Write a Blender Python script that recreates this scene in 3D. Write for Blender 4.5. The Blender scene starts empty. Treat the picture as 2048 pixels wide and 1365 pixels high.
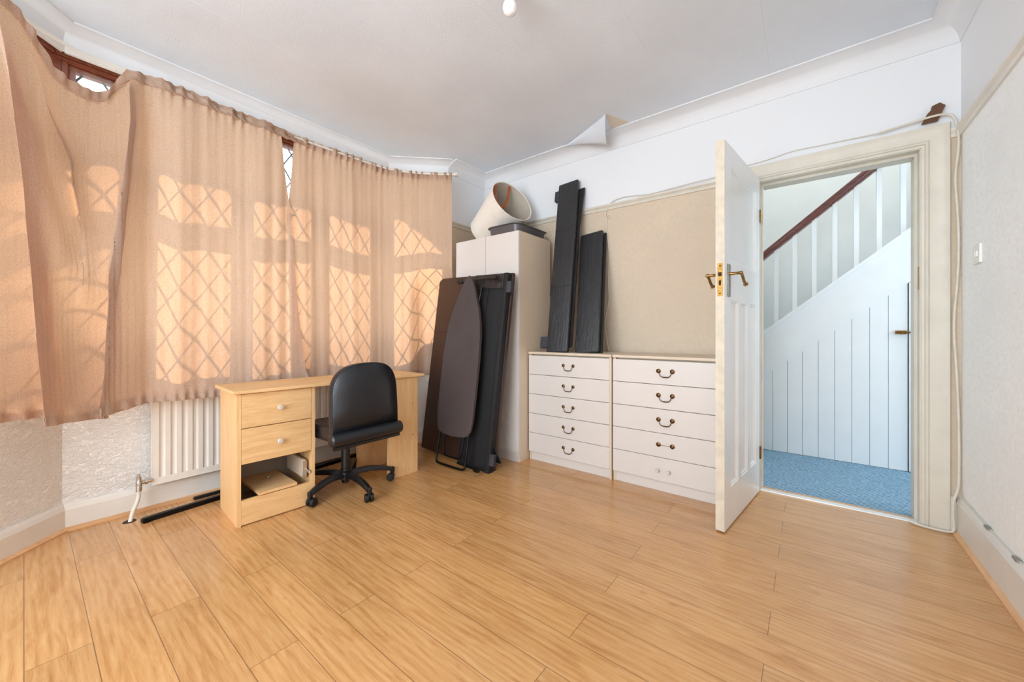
import bpy, bmesh, math, random
from mathutils import Vector, Matrix
random.seed(7)
PI = math.pi
SC = bpy.context.scene
COL = SC.collection

# ------------------------------------------------------------------ camera, world, lights
cam_data = bpy.data.cameras.new('camera')
cam = bpy.data.objects.new('camera', cam_data); COL.objects.link(cam)
cam_data.sensor_width = 36.0
cam_data.lens = 36.0 * 761.0 / 2048.0
cam_data.shift_y = -(682.5 - 666.0) / 2048.0
cam_data.clip_start = 0.02
cam.location = (0, 0, 1.01)
cam.rotation_euler = (PI / 2, 0, math.radians(37.94))
SC.camera = cam

w = bpy.data.worlds.new('sky'); SC.world = w; w.use_nodes = True
bg = w.node_tree.nodes['Background']
bg.inputs['Color'].default_value = (0.80, 0.90, 1.0, 1)
bg.inputs['Strength'].default_value = 5.5

def lamp(name, kind, loc, aim, energy, color, size=None, size_y=None, angle=None):
    d = bpy.data.lights.new(name, kind)
    d.energy = energy; d.color = color
    if kind == 'AREA':
        d.shape = 'RECTANGLE'; d.size = size; d.size_y = size_y
    if angle is not None: d.angle = angle
    o = bpy.data.objects.new(name, d); COL.objects.link(o)
    o.location = loc
    v = Vector(aim) - Vector(loc)
    o.rotation_euler = v.to_track_quat('-Z', 'Y').to_euler()
    return o

SUN_EL = math.radians(43)
sd = Vector((math.cos(SUN_EL) * 0.78, -math.cos(SUN_EL) * 0.625, -math.sin(SUN_EL)))
lamp('sun', 'SUN', (-6, 0, 7), tuple(Vector((-6, 0, 7)) + sd), 10.5, (1.0, 0.94, 0.86), angle=math.radians(0.6))
lamp('rear_fill', 'AREA', (-0.9, -1.72, 1.45), (-0.9, 2.9, 1.95), 80.0, (0.90, 0.95, 1.0), 2.2, 1.7)  # added soft fill from behind the camera, set in the rear opening
lamp('hall_door_daylight', 'AREA', (2.35, 3.6, 1.7), (0.0, 3.75, 1.1), 70.0, (0.74, 0.87, 1.0), 1.1, 2.0)
lamp('landing_daylight', 'AREA', (0.4, 4.2, 4.3), (0.3, 4.2, 0.0), 85.0, (0.92, 0.97, 1.0), 2.6, 1.6)

SC.view_settings.view_transform = 'Standard'
SC.view_settings.look = 'None'
SC.view_settings.gamma = 1.0
SC.view_settings.use_curve_mapping = False
SC.view_settings.exposure = -0.2
SC.cycles.use_denoising = True
SC.cycles.max_bounces = 14
SC.cycles.diffuse_bounces = 7
SC.cycles.transparent_max_bounces = 16
SC.cycles.sample_clamp_indirect = 8.0
SC.cycles.caustics_reflective = False
SC.cycles.caustics_refractive = False

# ------------------------------------------------------------------ materials
def lin(c):
    return tuple((x / 255 / 12.92) if x / 255 <= 0.04045 else ((x / 255 + 0.055) / 1.055) ** 2.4 for x in c) + (1,)

class N:
    """small node-tree helper"""
    def __init__(s, name):
        s.m = bpy.data.materials.new(name); s.m.use_nodes = True
        s.t = s.m.node_tree; s.b = s.t.nodes['Principled BSDF']; s.out = s.t.nodes['Material Output']
    def n(s, k, **kw):
        x = s.t.nodes.new(k)
        for a, b in kw.items(): setattr(x, a, b)
        return x
    def l(s, a, b): s.t.links.new(a, b)
    def math(s, op, a, b=None, c=None):
        x = s.n('ShaderNodeMath', operation=op)
        for i, v in enumerate((a, b, c)):
            if v is None: continue
            if isinstance(v, (int, float)): x.inputs[i].default_value = v
            else: s.l(v, x.inputs[i])
        return x.outputs[0]
    def coord(s): return s.n('ShaderNodeTexCoord').outputs['Object']
    def mapping(s, src, scale=(1, 1, 1), rot=(0, 0, 0)):
        x = s.n('ShaderNodeMapping'); s.l(src, x.inputs[0]); x.inputs['Scale'].default_value = scale
        x.inputs['Rotation'].default_value = rot
        return x.outputs[0]
    def noise(s, vec, scale, detail=4, rough=0.55, dist=0):
        x = s.n('ShaderNodeTexNoise'); s.l(vec, x.inputs['Vector'])
        x.inputs['Scale'].default_value = scale; x.inputs['Detail'].default_value = detail
        x.inputs['Roughness'].default_value = rough; x.inputs['Distortion'].default_value = dist
        return x.outputs['Fac']
    def ramp(s, fac, stops):
        x = s.n('ShaderNodeValToRGB'); s.l(fac, x.inputs[0]); e = x.color_ramp.elements
        e[0].position, e[0].color = stops[0]; e[1].position, e[1].color = stops[-1]
        for p, c in stops[1:-1]:
            q = e.new(p); q.color = c
        return x.outputs[0]
    def mix(s, fac, a, b, blend='MIX'):
        x = s.n('ShaderNodeMix', data_type='RGBA', blend_type=blend)
        if isinstance(fac, (int, float)): x.inputs[0].default_value = fac
        else: s.l(fac, x.inputs[0])
        for i, v in ((6, a), (7, b)):
            if isinstance(v, tuple): x.inputs[i].default_value = v
            else: s.l(v, x.inputs[i])
        return x.outputs[2]
    def bump(s, h, strength=0.3, dist=0.002, to=None):
        x = s.n('ShaderNodeBump'); s.l(h, x.inputs['Height'])
        x.inputs['Strength'].default_value = strength; x.inputs['Distance'].default_value = dist
        s.l(x.outputs[0], (to or s.b).inputs['Normal']); return x.outputs[0]
    def set(s, color=None, rough=0.5, metal=0.0, spec=0.5, coat=0.0):
        if color is not None:
            if isinstance(color, tuple): s.b.inputs['Base Color'].default_value = color
            else: s.l(color, s.b.inputs['Base Color'])
        s.b.inputs['Roughness'].default_value = rough; s.b.inputs['Metallic'].default_value = metal
        s.b.inputs['Specular IOR Level'].default_value = spec; s.b.inputs['Coat Weight'].default_value = coat

def plain(name, rgb, rough=0.5, metal=0.0, var=0.06, vscale=6, bump=0.0, bscale=80, bdist=0.001, spec=0.5, coat=0):
    s = N(name); c = lin(rgb)
    co = s.coord(); f = s.noise(co, vscale, 3)
    dark = tuple(x * (1 - var * 2) for x in c[:3]) + (1,)
    s.set(s.mix(f, c, dark) if False else s.ramp(f, [(0.3, dark), (0.62, c)]), rough, metal, spec, coat)
    if bump: s.bump(s.noise(co, bscale, 5), bump, bdist)
    return s.m

def wood(name, a, b, axis='Z', scale=1.0, rough=0.45, spec=0.4):
    s = N(name); co = s.coord()
    sc = {'X': (1.2, 14, 14), 'Y': (14, 1.2, 14), 'Z': (14, 14, 1.2)}[axis]
    v = s.mapping(co, tuple(k * scale for k in sc))
    f = s.noise(v, 2.2, 6, 0.6, 1.2)
    f2 = s.noise(s.mapping(co, tuple(k * scale * 5 for k in sc)), 3.0, 3, 0.6, 0.3)
    g = s.math('ADD', s.math('MULTIPLY', f, 0.7), s.math('MULTIPLY', f2, 0.3))
    s.set(s.ramp(g, [(0.32, lin(b)), (0.62, lin(a))]), rough, 0, spec)
    s.bump(f2, 0.05, 0.0006)
    return s.m

def plaster(name, rgb, kind='paint', split=None, rgb2=None):
    s = N(name); co = s.coord(); c = lin(rgb)
    big = s.noise(co, 1.6, 4)
    dark = tuple(x * 0.93 for x in c[:3]) + (1,)
    col = s.ramp(big, [(0.35, dark), (0.6, c)])
    if kind == 'paint':
        h = s.noise(co, 260, 3); bs, bd = 0.18, 0.0012
    elif kind == 'ceiling':
        h = s.noise(co, 130, 4, 0.6); bs, bd = 0.5, 0.002
    elif kind == 'wallpaper':
        h = s.noise(co, 75, 5, 0.65, 0.4); bs, bd = 0.35, 0.0025
        m = s.noise(co, 55, 5, 0.7)
        col = s.mix(s.ramp(m, [(0.44, (0, 0, 0, 1)), (0.66, (1, 1, 1, 1))]), col, tuple(x * 0.90 for x in c[:3]) + (1,))
    elif kind == 'artex':
        a = s.noise(s.mapping(co, (1, 1, 1.5)), 42, 6, 0.62, 1.2)
        r = s.n('ShaderNodeValToRGB'); s.l(a, r.inputs[0]); r.color_ramp.elements[0].position = 0.42; r.color_ramp.elements[1].position = 0.62
        h = s.math('ADD', r.outputs[0], s.math('MULTIPLY', s.noise(co, 110, 4), 0.35)); bs, bd = 0.8, 0.004
    if split is not None:
        sep = s.n('ShaderNodeSeparateXYZ'); s.l(co, sep.inputs[0])
        up = s.math('GREATER_THAN', sep.outputs[2], split)
        col = s.mix(up, col, lin(rgb2))
        h = s.math('MULTIPLY', h, s.math('SUBTRACT', 1.0, s.math('MULTIPLY', up, 0.8)))
    s.set(col, 0.72 if kind != 'paint' else 0.55, 0, 0.3)
    s.bump(h, bs, bd)
    return s.m

def laminate():
    s = N('laminate_floor'); co = s.coord()
    sep = s.n('ShaderNodeSeparateXYZ'); s.l(co, sep.inputs[0]); X, Y = sep.outputs[0], sep.outputs[1]
    W, L = 0.1387, 1.215
    v = s.math('DIVIDE', s.math('SUBTRACT', 2.774, Y), W)
    row = s.math('FLOOR', v)
    par = s.math('FLOORED_MODULO', row, 2.0)
    xs = s.math('DIVIDE', s.math('ADD', s.math('ADD', X, 0.108), s.math('MULTIPLY', par, 0.517)), L)
    pid = s.math('FLOOR', xs)
    fv = s.math('FRACT', v); fx = s.math('FRACT', xs)
    dv = s.math('MULTIPLY', s.math('MINIMUM', fv, s.math('SUBTRACT', 1.0, fv)), W)
    dx = s.math('MULTIPLY', s.math('MINIMUM', fx, s.math('SUBTRACT', 1.0, fx)), L)
    d = s.math('MINIMUM', dv, dx)
    cmb = s.n('ShaderNodeCombineXYZ'); s.l(row, cmb.inputs[0]); s.l(pid, cmb.inputs[1])
    wn = s.n('ShaderNodeTexWhiteNoise', noise_dimensions='3D'); s.l(cmb.outputs[0], wn.inputs[0])
    off = s.n('ShaderNodeVectorMath', operation='MULTIPLY_ADD')
    s.l(wn.outputs['Color'], off.inputs[0]); off.inputs[1].default_value = (9, 9, 9); s.l(co, off.inputs[2])
    o = off.outputs[0]
    g1 = s.noise(s.mapping(o, (1.3, 11, 1)), 2.4, 8, 0.66, 1.4)
    g2 = s.noise(s.mapping(o, (5, 110, 1)), 2.2, 4, 0.65, 0.5)
    ring = s.n('ShaderNodeTexWave', wave_type='BANDS', bands_direction='Y')
    s.l(s.mapping(o, (0.9, 6, 1)), ring.inputs[0]); ring.inputs['Scale'].default_value = 2.2
    ring.inputs['Distortion'].default_value = 9.0; ring.inputs['Detail'].default_value = 3.0; ring.inputs['Detail Scale'].default_value = 0.8
    g = s.math('ADD', s.math('ADD', s.math('MULTIPLY', g1, 0.64), s.math('MULTIPLY', g2, 0.28)), s.math('MULTIPLY', ring.outputs['Fac'], 0.08))
    base = s.ramp(g, [(0.34, lin((174, 120, 68))), (0.50, lin((197, 147, 92))), (0.66, lin((210, 164, 111)))])
    kn = s.noise(s.mapping(o, (3.2, 6, 1)), 2.2, 2, 0.5)
    base = s.mix(s.ramp(kn, [(0.70, (0, 0, 0, 1)), (0.80, (0.55, 0.55, 0.55, 1))]), base, lin((150, 92, 48)))
    hv = s.n('ShaderNodeHueSaturation'); s.l(base, hv.inputs['Color'])
    s.l(s.math('ADD', 0.92, s.math('MULTIPLY', wn.outputs['Value'], 0.14)), hv.inputs['Value'])
    seam = s.math('LESS_THAN', d, 0.0011)
    s.set(s.mix(s.math('MULTIPLY', seam, 0.75), hv.outputs[0], lin((92, 62, 36))), 0.30, 0, 0.5, 0.35)
    s.b.inputs['Coat Roughness'].default_value = 0.16
    s.l(s.math('ADD', 0.16, s.math('MULTIPLY', g2, 0.14)), s.b.inputs['Roughness'])
    bh = s.math('SUBTRACT', s.math('MULTIPLY', g2, 0.25), s.math('MULTIPLY', s.math('LESS_THAN', d, 0.0016), 1.0))
    s.bump(bh, 0.25, 0.0008)
    return s.m

def carpet():
    s = N('blue_carpet'); co = s.coord()
    wv = s.n('ShaderNodeTexWave', wave_type='BANDS', bands_direction='Y'); s.l(co, wv.inputs[0])
    wv.inputs['Scale'].default_value = 14; wv.inputs['Distortion'].default_value = 2.5; wv.inputs['Detail'].default_value = 3; wv.inputs['Detail Scale'].default_value = 6
    nz = s.noise(co, 120, 4, 0.7)
    g = s.math('ADD', s.math('MULTIPLY', wv.outputs['Fac'], 0.5), s.math('MULTIPLY', nz, 0.5))
    s.set(s.ramp(g, [(0.3, lin((80, 108, 130))), (0.7, lin((150, 180, 198)))]), 0.95, 0, 0.1)
    s.bump(g, 0.8, 0.006)
    return s.m

def leather(name, rgb, rough=0.38, wr=0.5, scale=9, stretch=(1, 1, 0.5)):
    s = N(name); co = s.coord()
    a = s.noise(s.mapping(co, stretch), scale, 6, 0.6, 1.0)
    g = s.n('ShaderNodeTexVoronoi'); s.l(co, g.inputs['Vector']); g.inputs['Scale'].default_value = 260
    h = s.math('ADD', s.math('MULTIPLY', a, 1.0), s.math('MULTIPLY', g.outputs['Distance'], 0.12))
    c = lin(rgb)
    s.set(s.ramp(a, [(0.3, tuple(x * 0.75 for x in c[:3]) + (1,)), (0.65, c)]), rough, 0, 0.5)
    s.bump(h, wr, 0.006)
    return s.m

def curtain_cloth():
    s = N('curtain_cloth'); t = s.t
    co = s.coord()
    weave = s.noise(s.mapping(co, (1, 1, 0.6)), 330, 3, 0.7)
    slub = s.noise(s.mapping(co, (30, 30, 1)), 3.0, 3, 0.6)
    k = s.math('ADD', s.math('MULTIPLY', weave, 0.82), s.math('MULTIPLY', slub, 0.18))
    ref = s.ramp(k, [(0.35, lin((180, 160, 142))), (0.62, lin((209, 190, 171)))])
    tr = s.ramp(k, [(0.35, lin((222, 156, 110))), (0.62, lin((245, 186, 138)))])
    d = s.n('ShaderNodeBsdfDiffuse'); s.l(ref, d.inputs[0])
    tl = s.n('ShaderNodeBsdfTranslucent'); s.l(tr, tl.inputs[0])
    gl = s.n('ShaderNodeBsdfSheen') if hasattr(bpy.types, 'ShaderNodeBsdfSheen') else s.n('ShaderNodeBsdfDiffuse')
    m1 = s.n('ShaderNodeMixShader'); m1.inputs[0].default_value = 0.32
    s.l(d.outputs[0], m1.inputs[1]); s.l(tl.outputs[0], m1.inputs[2])
    b = s.n('ShaderNodeBump'); s.l(weave, b.inputs['Height']); b.inputs['Strength'].default_value = 0.25; b.inputs['Distance'].default_value = 0.001
    s.l(b.outputs[0], d.inputs['Normal'])
    s.l(m1.outputs[0], s.out.inputs[0])
    return s.m

def net_cloth():
    s = N('white_net')
    tr = s.n('ShaderNodeBsdfTransparent'); d = s.n('ShaderNodeBsdfTranslucent'); d.inputs[0].default_value = (0.95, 0.95, 0.95, 1)
    m = s.n('ShaderNodeMixShader'); m.inputs[0].default_value = 0.15
    s.l(tr.outputs[0], m.inputs[1]); s.l(d.outputs[0], m.inputs[2]); s.l(m.outputs[0], s.out.inputs[0]); return s.m

def pane_glass():
    s = N('window_glass')
    tr = s.n('ShaderNodeBsdfTransparent'); tr.inputs[0].default_value = (0.95, 0.97, 0.96, 1)
    g = s.n('ShaderNodeBsdfGlossy'); g.inputs['Roughness'].default_value = 0.02
    fr = s.n('ShaderNodeFresnel'); fr.inputs[0].default_value = 1.45
    ge = s.n('ShaderNodeNewGeometry')
    m = s.n('ShaderNodeMixShader'); s.l(s.math('MULTIPLY', fr.outputs[0], s.math('SUBTRACT', 1.0, ge.outputs['Backfacing'])), m.inputs[0])
    s.l(tr.outputs[0], m.inputs[1]); s.l(g.outputs[0], m.inputs[2]); s.l(m.outputs[0], s.out.inputs[0]); return s.m

M = dict(
    floor=laminate(),
    ceiling=plaster('ceiling_paper', (221, 229, 238), 'ceiling'),
    white_wall=plaster('white_wall_paint', (226, 229, 232), 'paint'),
    wall_b=plaster('beige_wallpaper', (214, 198, 176), 'wallpaper', 2.02, (228, 231, 234)),
    wall_r=plaster('cream_wallpaper', (248, 250, 249), 'wallpaper', 2.02, (230, 232, 234)),
    artex=plaster('white_textured_plaster', (244, 242, 238), 'artex'),
    skirt=plain('skirting_gloss_white', (226, 222, 214), 0.35, var=0.03, bump=0.05, bscale=40),
    cream=plain('cream_gloss_paint', (212, 207, 193), 0.4, var=0.04, vscale=9, bump=0.08, bscale=30),
    gloss=plain('white_gloss_paint', (236, 238, 238), 0.28, var=0.02, bump=0.06, bscale=18, bdist=0.002),
    edge=plain('worn_cream_edge', (214, 204, 184), 0.5, var=0.07, vscale=22, bump=0.1, bscale=60),
    bead=wood('beech_beading', (222, 176, 130), (196, 146, 100), 'Y', 1, 0.4),
    melamine=plain('cream_melamine', (214, 208, 202), 0.38, var=0.015, vscale=3),
    melamine_side=plain('beige_melamine', (214, 198, 176), 0.45, var=0.02, vscale=3),
    joint=plain('grey_joint', (120, 118, 114), 0.9),  # plain grey tone for the backing between the cladding planks
    gap=plain('dark_gap', (60, 45, 34), 0.9),
    desk=wood('beech_laminate', (233, 194, 142), (214, 168, 112), 'Z', 1.0),
    desk_h=wood('beech_laminate_horizontal', (233, 194, 142), (212, 166, 110), 'Y', 1.0),
    inner=plain('grey_drawer_box', (150, 138, 124), 0.7),
    chair_leather=leather('black_chair_leather', (24, 26, 32), 0.34, 0.35, 7),
    chair_plastic=plain('black_plastic', (16, 16, 18), 0.35, var=0.02, bump=0.03, bscale=200),
    rubber=plain('black_rubber', (12, 12, 13), 0.45),
    bed_leather=leather('dark_brown_leatherette', (62, 43, 36), 0.42, 0.12, 5),
    rail_leather=leather('black_leatherette', (46, 46, 48), 0.36, 1.0, 30, (1, 1, 0.35)),
    lining=leather('black_lining_cloth', (20, 20, 22), 0.75, 1.0, 6, (1.5, 1.5, 0.6)),
    tape=leather('glossy_black_wrap', (34, 32, 34), 0.16, 1.2, 26),
    block=plain('charcoal_block', (58, 58, 64), 0.6),
    board_cover=plain('charcoal_board_cover', (72, 63, 62), 0.85, var=0.05, vscale=8, bump=0.2, bscale=300),
    black_metal=plain('black_metal', (18, 18, 20), 0.3, 0.6, var=0.02),
    cap=plain('brown_black_cap', (40, 32, 30), 0.5),
    brass=plain('aged_brass', (150, 112, 58), 0.32, 1.0, var=0.2, vscale=90),
    brass_bright=plain('yellow_brass', (164, 128, 76), 0.3, 1.0, var=0.2, vscale=60),
    pewter=plain('worn_pewter', (150, 145, 135), 0.35, 0.9, var=0.2, vscale=120),
    antique=plain('antique_brass', (120, 92, 56), 0.35, 1.0, var=0.25, vscale=150),
    knob=plain('grey_knob', (206, 200, 190), 0.3, var=0.02),
    chrome=plain('chrome', (210, 205, 200), 0.2, 1.0, var=0.05),
    radiator=plain('radiator_enamel', (226, 221, 212), 0.3, var=0.02, vscale=12),
    pipe=plain('white_painted_pipe', (222, 216, 204), 0.4, var=0.05, vscale=40),
    timber=wood('brown_window_timber', (150, 84, 58), (112, 58, 40), 'Y', 1, 0.35),
    lead=plain('grey_lead', (70, 70, 70), 0.5, 0.5),
    glass=pane_glass(), net=net_cloth(), curtain=curtain_cloth(),
    hamper=plain('white_canvas', (232, 226, 216), 0.85, var=0.04, vscale=10, bump=0.2, bscale=250),
    hamper_in=plain('grey_beige_lining', (196, 186, 170), 0.85, var=0.05, vscale=8, bump=0.2, bscale=250),
    tan=plain('tan_leather', (176, 92, 38), 0.5, var=0.12, vscale=30),
    tray=plain('grey_plastic_tray', (86, 84, 86), 0.32, var=0.03),
    cable=plain('white_cable', (214, 209, 196), 0.45, var=0.04, vscale=20),
    clip=plain('grey_clip', (140, 138, 134), 0.4, 0.4),
    switch=plain('white_switch_plastic', (236, 236, 232), 0.3, var=0.01),
    offcut=wood('dark_hardboard', (112, 78, 54), (84, 56, 38), 'Z', 1, 0.7),
    carpet=carpet(),
    hall_white=plain('hall_white_paint', (226, 230, 232), 0.45, var=0.015, bump=0.04, bscale=20),
    hall_wall=plaster('hall_wall_paint', (232, 232, 228), 'paint'),
    mahogany=wood('mahogany_handrail', (110, 56, 48), (66, 32, 28), 'X', 1, 0.25, 0.6),
    bulb=plain('opal_bulb', (240, 240, 240), 0.2, var=0.0),
    soffit=plain('soffit_white', (225, 225, 222), 0.6),
    paving=plain('grey_paving', (150, 146, 138), 0.9, var=0.1),
    alu=plain('white_threshold_strip', (228, 226, 222), 0.3, 0.3, var=0.03),
)

# ------------------------------------------------------------------ mesh helpers
def new(): return bmesh.new()

def box(bm, x0, x1, y0, y1, z0, z1, bev=0.0, seg=2, mat=None):
    r = bmesh.ops.create_cube(bm, size=1.0)
    vs = r['verts']
    for v in vs:
        v.co = Vector(((x0 + x1) / 2 + v.co.x * (x1 - x0), (y0 + y1) / 2 + v.co.y * (y1 - y0), (z0 + z1) / 2 + v.co.z * (z1 - z0)))
        if mat is not None: v.co = mat @ v.co
    if bev > 0:
        es = {e for v in vs for e in v.link_edges}
        bmesh.ops.bevel(bm, geom=list(es), offset=bev, segments=seg, profile=0.5, affect='EDGES')
    return vs

def prism(bm, pts, h, axis='Z', base=0.0, mat=None):
    """polygon pts (2D) extruded along an axis from base to base+h"""
    def P(a, b, c):
        v = {'Z': (a, b, c), 'Y': (a, c, b), 'X': (c, a, b)}[axis]
        v = Vector(v)
        return mat @ v if mat is not None else v
    lo = [bm.verts.new(P(a, b, base)) for a, b in pts]
    hi = [bm.verts.new(P(a, b, base + h)) for a, b in pts]
    n = len(pts)
    try:
        bm.faces.new(lo); bm.faces.new(hi)
    except ValueError: pass
    for i in range(n):
        bm.faces.new((lo[i], lo[(i + 1) % n], hi[(i + 1) % n], hi[i]))
    return lo + hi

def tube(bm, pts, r, seg=10, cap=True, square=False):
    pts = [Vector(p) for p in pts]
    if isinstance(r, (int, float)): r = [r] * len(pts)
    rings = []; up = None
    for i, p in enumerate(pts):
        a = pts[max(i - 1, 0)]; b = pts[min(i + 1, len(pts) - 1)]
        t = (b - a).normalized()
        if up is None:
            up = Vector((0, 0, 1)) if abs(t.z) < 0.9 else Vector((0, 1, 0))
        s_ = t.cross(up)
        if s_.length < 1e-5: s_ = t.cross(Vector((1, 0, 0)))
        s_.normalize(); u = s_.cross(t).normalized(); up = u
        k = 4 if square else seg
        ph = PI / 4 if square else 0
        rings.append([bm.verts.new(p + (s_ * math.cos(2 * PI * j / k + ph) + u * math.sin(2 * PI * j / k + ph)) * r[i]) for j in range(k)])
    for A, B in zip(rings, rings[1:]):
        for j in range(len(A)):
            bm.faces.new((A[j], A[(j + 1) % len(A)], B[(j + 1) % len(A)], B[j]))
    if cap:
        bm.faces.new(rings[0][::-1]); bm.faces.new(rings[-1])

def lathe(bm, prof, origin=(0, 0, 0), axis=(0, 0, 1), seg=24, closed=False):
    """prof: list of (radius, height) along axis"""
    q = Vector(axis).normalized().to_track_quat('Z', 'Y').to_matrix().to_4x4()
    T = Matrix.Translation(origin) @ q
    rings = []
    for r, z in prof:
        if r < 1e-6: rings.append([bm.verts.new(T @ Vector((0, 0, z)))])
        else: rings.append([bm.verts.new(T @ Vector((r * math.cos(2 * PI * j / seg), r * math.sin(2 * PI * j / seg), z))) for j in range(seg)])
    for A, B in zip(rings, rings[1:]):
        for j in range(seg):
            k = (j + 1) % seg
            if len(A) == 1 and len(B) == 1: continue
            if len(A) == 1: bm.faces.new((A[0], B[j], B[k]))
            elif len(B) == 1: bm.faces.new((A[j], A[k], B[0]))
            else: bm.faces.new((A[j], A[k], B[k], B[j]))

def smooth_curve(pts, n=3):
    p = [Vector(q) for q in pts]
    for _ in range(n):
        q = [p[0]]
        for a, b in zip(p, p[1:]): q += [a.lerp(b, 0.25), a.lerp(b, 0.75)]
        q.append(p[-1]); p = q
    return p

def sweep(bm, path, prof, inward=1):
    """mitred sweep of a profile [(offset to the left of travel, z)] along an open plan path"""
    n = len(path); rows = []
    for i, p in enumerate(path):
        p = Vector(p)
        d0 = (p - Vector(path[i - 1])).normalized() if i > 0 else None
        d1 = (Vector(path[i + 1]) - p).normalized() if i < n - 1 else None
        if d0 is None: d0 = d1
        if d1 is None: d1 = d0
        n0 = Vector((-d0.y, d0.x)); n1 = Vector((-d1.y, d1.x))
        m = (n0 + n1).normalized(); m = m / max(0.2, m.dot(n0))
        rows.append([bm.verts.new((p.x + m.x * o * inward, p.y + m.y * o * inward, z)) for o, z in prof])
    k = len(prof)
    for A, B in zip(rows, rows[1:]):
        for j in range(k):
            bm.faces.new((A[j], A[(j + 1) % k], B[(j + 1) % k], B[j]))
    bm.faces.new(rows[0]); bm.faces.new(rows[-1][::-1])

def obj(name, bm, mats, parent=None, smooth=False, label=None, angle=35):
    bmesh.ops.recalc_face_normals(bm, faces=bm.faces[:])
    me = bpy.data.meshes.new(name); bm.to_mesh(me); bm.free()
    for m_ in (mats if isinstance(mats, (list, tuple)) else [mats]): me.materials.append(m_)
    if smooth:
        me.polygons.foreach_set('use_smooth', [True] * len(me.polygons))
        try: me.set_sharp_from_angle(angle=math.radians(angle))
        except Exception: pass
    o = bpy.data.objects.new(name, me); COL.objects.link(o)
    if parent is not None: o.parent = parent
    if label: o['label'] = label
    return o

def thing(name, label, cat, loc=(0, 0, 0), rot=(0, 0, 0), group=None):
    o = bpy.data.objects.new(name, None); COL.objects.link(o)
    o.empty_display_size = 0.1
    o.location = loc; o.rotation_euler = rot
    o['label'] = label; o['category'] = cat
    if group: o['group'] = group
    return o

def tag(o, label, cat, group=None):
    o['label'] = label; o['category'] = cat
    if group: o['group'] = group
    return o

def struct(name, bm, m, label=None, smooth=False):
    o = obj(name, bm, m, None, smooth); o['kind'] = 'structure'
    if label: o['label'] = label
    return o

def local(parent_loc, pts):  # world -> offset by parent location
    L = Vector(parent_loc); return [tuple(Vector(p) - L) for p in pts]

# ------------------------------------------------------------------ room shell
XR, YB, XL, XC, YR, ZC = 0.605, 2.90, -2.62, -3.0, -1.75, 2.58
b = new(); box(b, -3.3, 0.8, YR - 0.2, 2.99, -0.12, 0.0)
struct('floor', b, M['floor'], 'honey oak laminate floor laid in long planks')
b = new(); box(b, -3.25, 0.8, YR - 0.2, 3.1, ZC, ZC + 0.12)
CEIL = struct('ceiling', b, M['ceiling'], 'white papered ceiling')

OX0, OX1, OZ = -0.262, 0.472, 1.985          # door opening
b = new()
box(b, -2.74, OX0, YB, YB + 0.13, 0, ZC); box(b, OX1, XR + 0.14, YB, YB + 0.13, 0, ZC); box(b, OX0, OX1, YB, YB + 0.13, OZ, ZC)
struct('wall_back', b, M['wall_b'], 'wall with the doorway, beige wallpaper below a picture rail and white above')
b = new(); box(b, XR, XR + 0.14, YR - 0.2, YB, 0, ZC)
struct('wall_right', b, M['wall_r'], 'right wall in cream textured wallpaper, white above the rail')
# rear wall, with an unseen opening added for the fill lamp
b = new()
box(b, -2.8, -2.1, YR - 0.16, YR, 0, ZC); box(b, 0.3, XR, YR - 0.16, YR, 0, ZC)
box(b, -2.1, 0.3, YR - 0.16, YR, 0, 0.55); box(b, -2.1, 0.3, YR - 0.16, YR, 2.35, ZC)
struct('wall_rear', b, M['white_wall'])
# left return walls and bay: inner line of the wall in plan
bay = [(XL, YB), (XL, 2.40), (XC, 2.03), (XC, 0.12), (XL, -0.24), (XL, YR)]
def offset(path, d):
    out = []
    n = len(path)
    for i, p in enumerate(path):
        p = Vector(p)
        d0 = (p - Vector(path[i - 1])).normalized() if i else None
        d1 = (Vector(path[i + 1]) - p).normalized() if i < n - 1 else None
        d0 = d0 or d1; d1 = d1 or d0
        n0 = Vector((d0.y, -d0.x)); n1 = Vector((d1.y, -d1.x))
        m = (n0 + n1).normalized(); m = m / m.dot(n0)
        out.append(tuple(p + m * d))
    return out
bo = offset(bay, 0.20)     # to the right of travel = outward (west)
def wall_piece(bm, i, z0, z1):
    prism(bm, [bay[i], bay[i + 1], bo[i + 1], bo[i]], z1 - z0, 'Z', z0)
SILL, HEAD = 0.915, 2.478
b = new(); wall_piece(b, 0, 0, ZC)
struct('wall_left', b, M['wall_b'], 'short white return wall beside the bay')
b = new(); wall_piece(b, 4, 0, ZC)
struct('wall_front', b, M['white_wall'])
b = new()
for i in (1, 2, 3):
    wall_piece(b, i, 0, SILL)
struct('wall_bay', b, M['artex'], 'rough textured white plaster under the bay window')
b = new()
for i in (1, 2, 3): wall_piece(b, i, HEAD, ZC)
struct('wall_bay_head', b, M['white_wall'])

# coving
def cove(bm, path, dx, dz, inward):
    prof = [(0, ZC), (0, ZC - dz), (0.006, ZC - dz)]
    for k in range(1, 9):
        a = k / 8 * PI / 2
        prof.append((0.006 + (dx - 0.006) * (1 - math.cos(a)), ZC - dz + 0.004 + (dz - 0.012) * math.sin(a)))
    prof += [(dx + 0.006, ZC - 0.008), (dx + 0.006, ZC)]
    sweep(bm, path, prof, inward)
b = new(); cove(b, [(XL, 2.40), (XL, YB), (XR, YB), (XR, YR)], 0.115, 0.105, -1)
struct('trim_1', b, M['white_wall'], 'white coving', True)
b = new(); cove(b, [(XL, 2.44), (XL, 2.40), (XC, 2.03), (XC, 0.12), (XL, -0.24), (XL, YR)], 0.075, 0.10, 1)
struct('trim_2', b, M['white_wall'], 'white coving around the bay', True)

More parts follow.
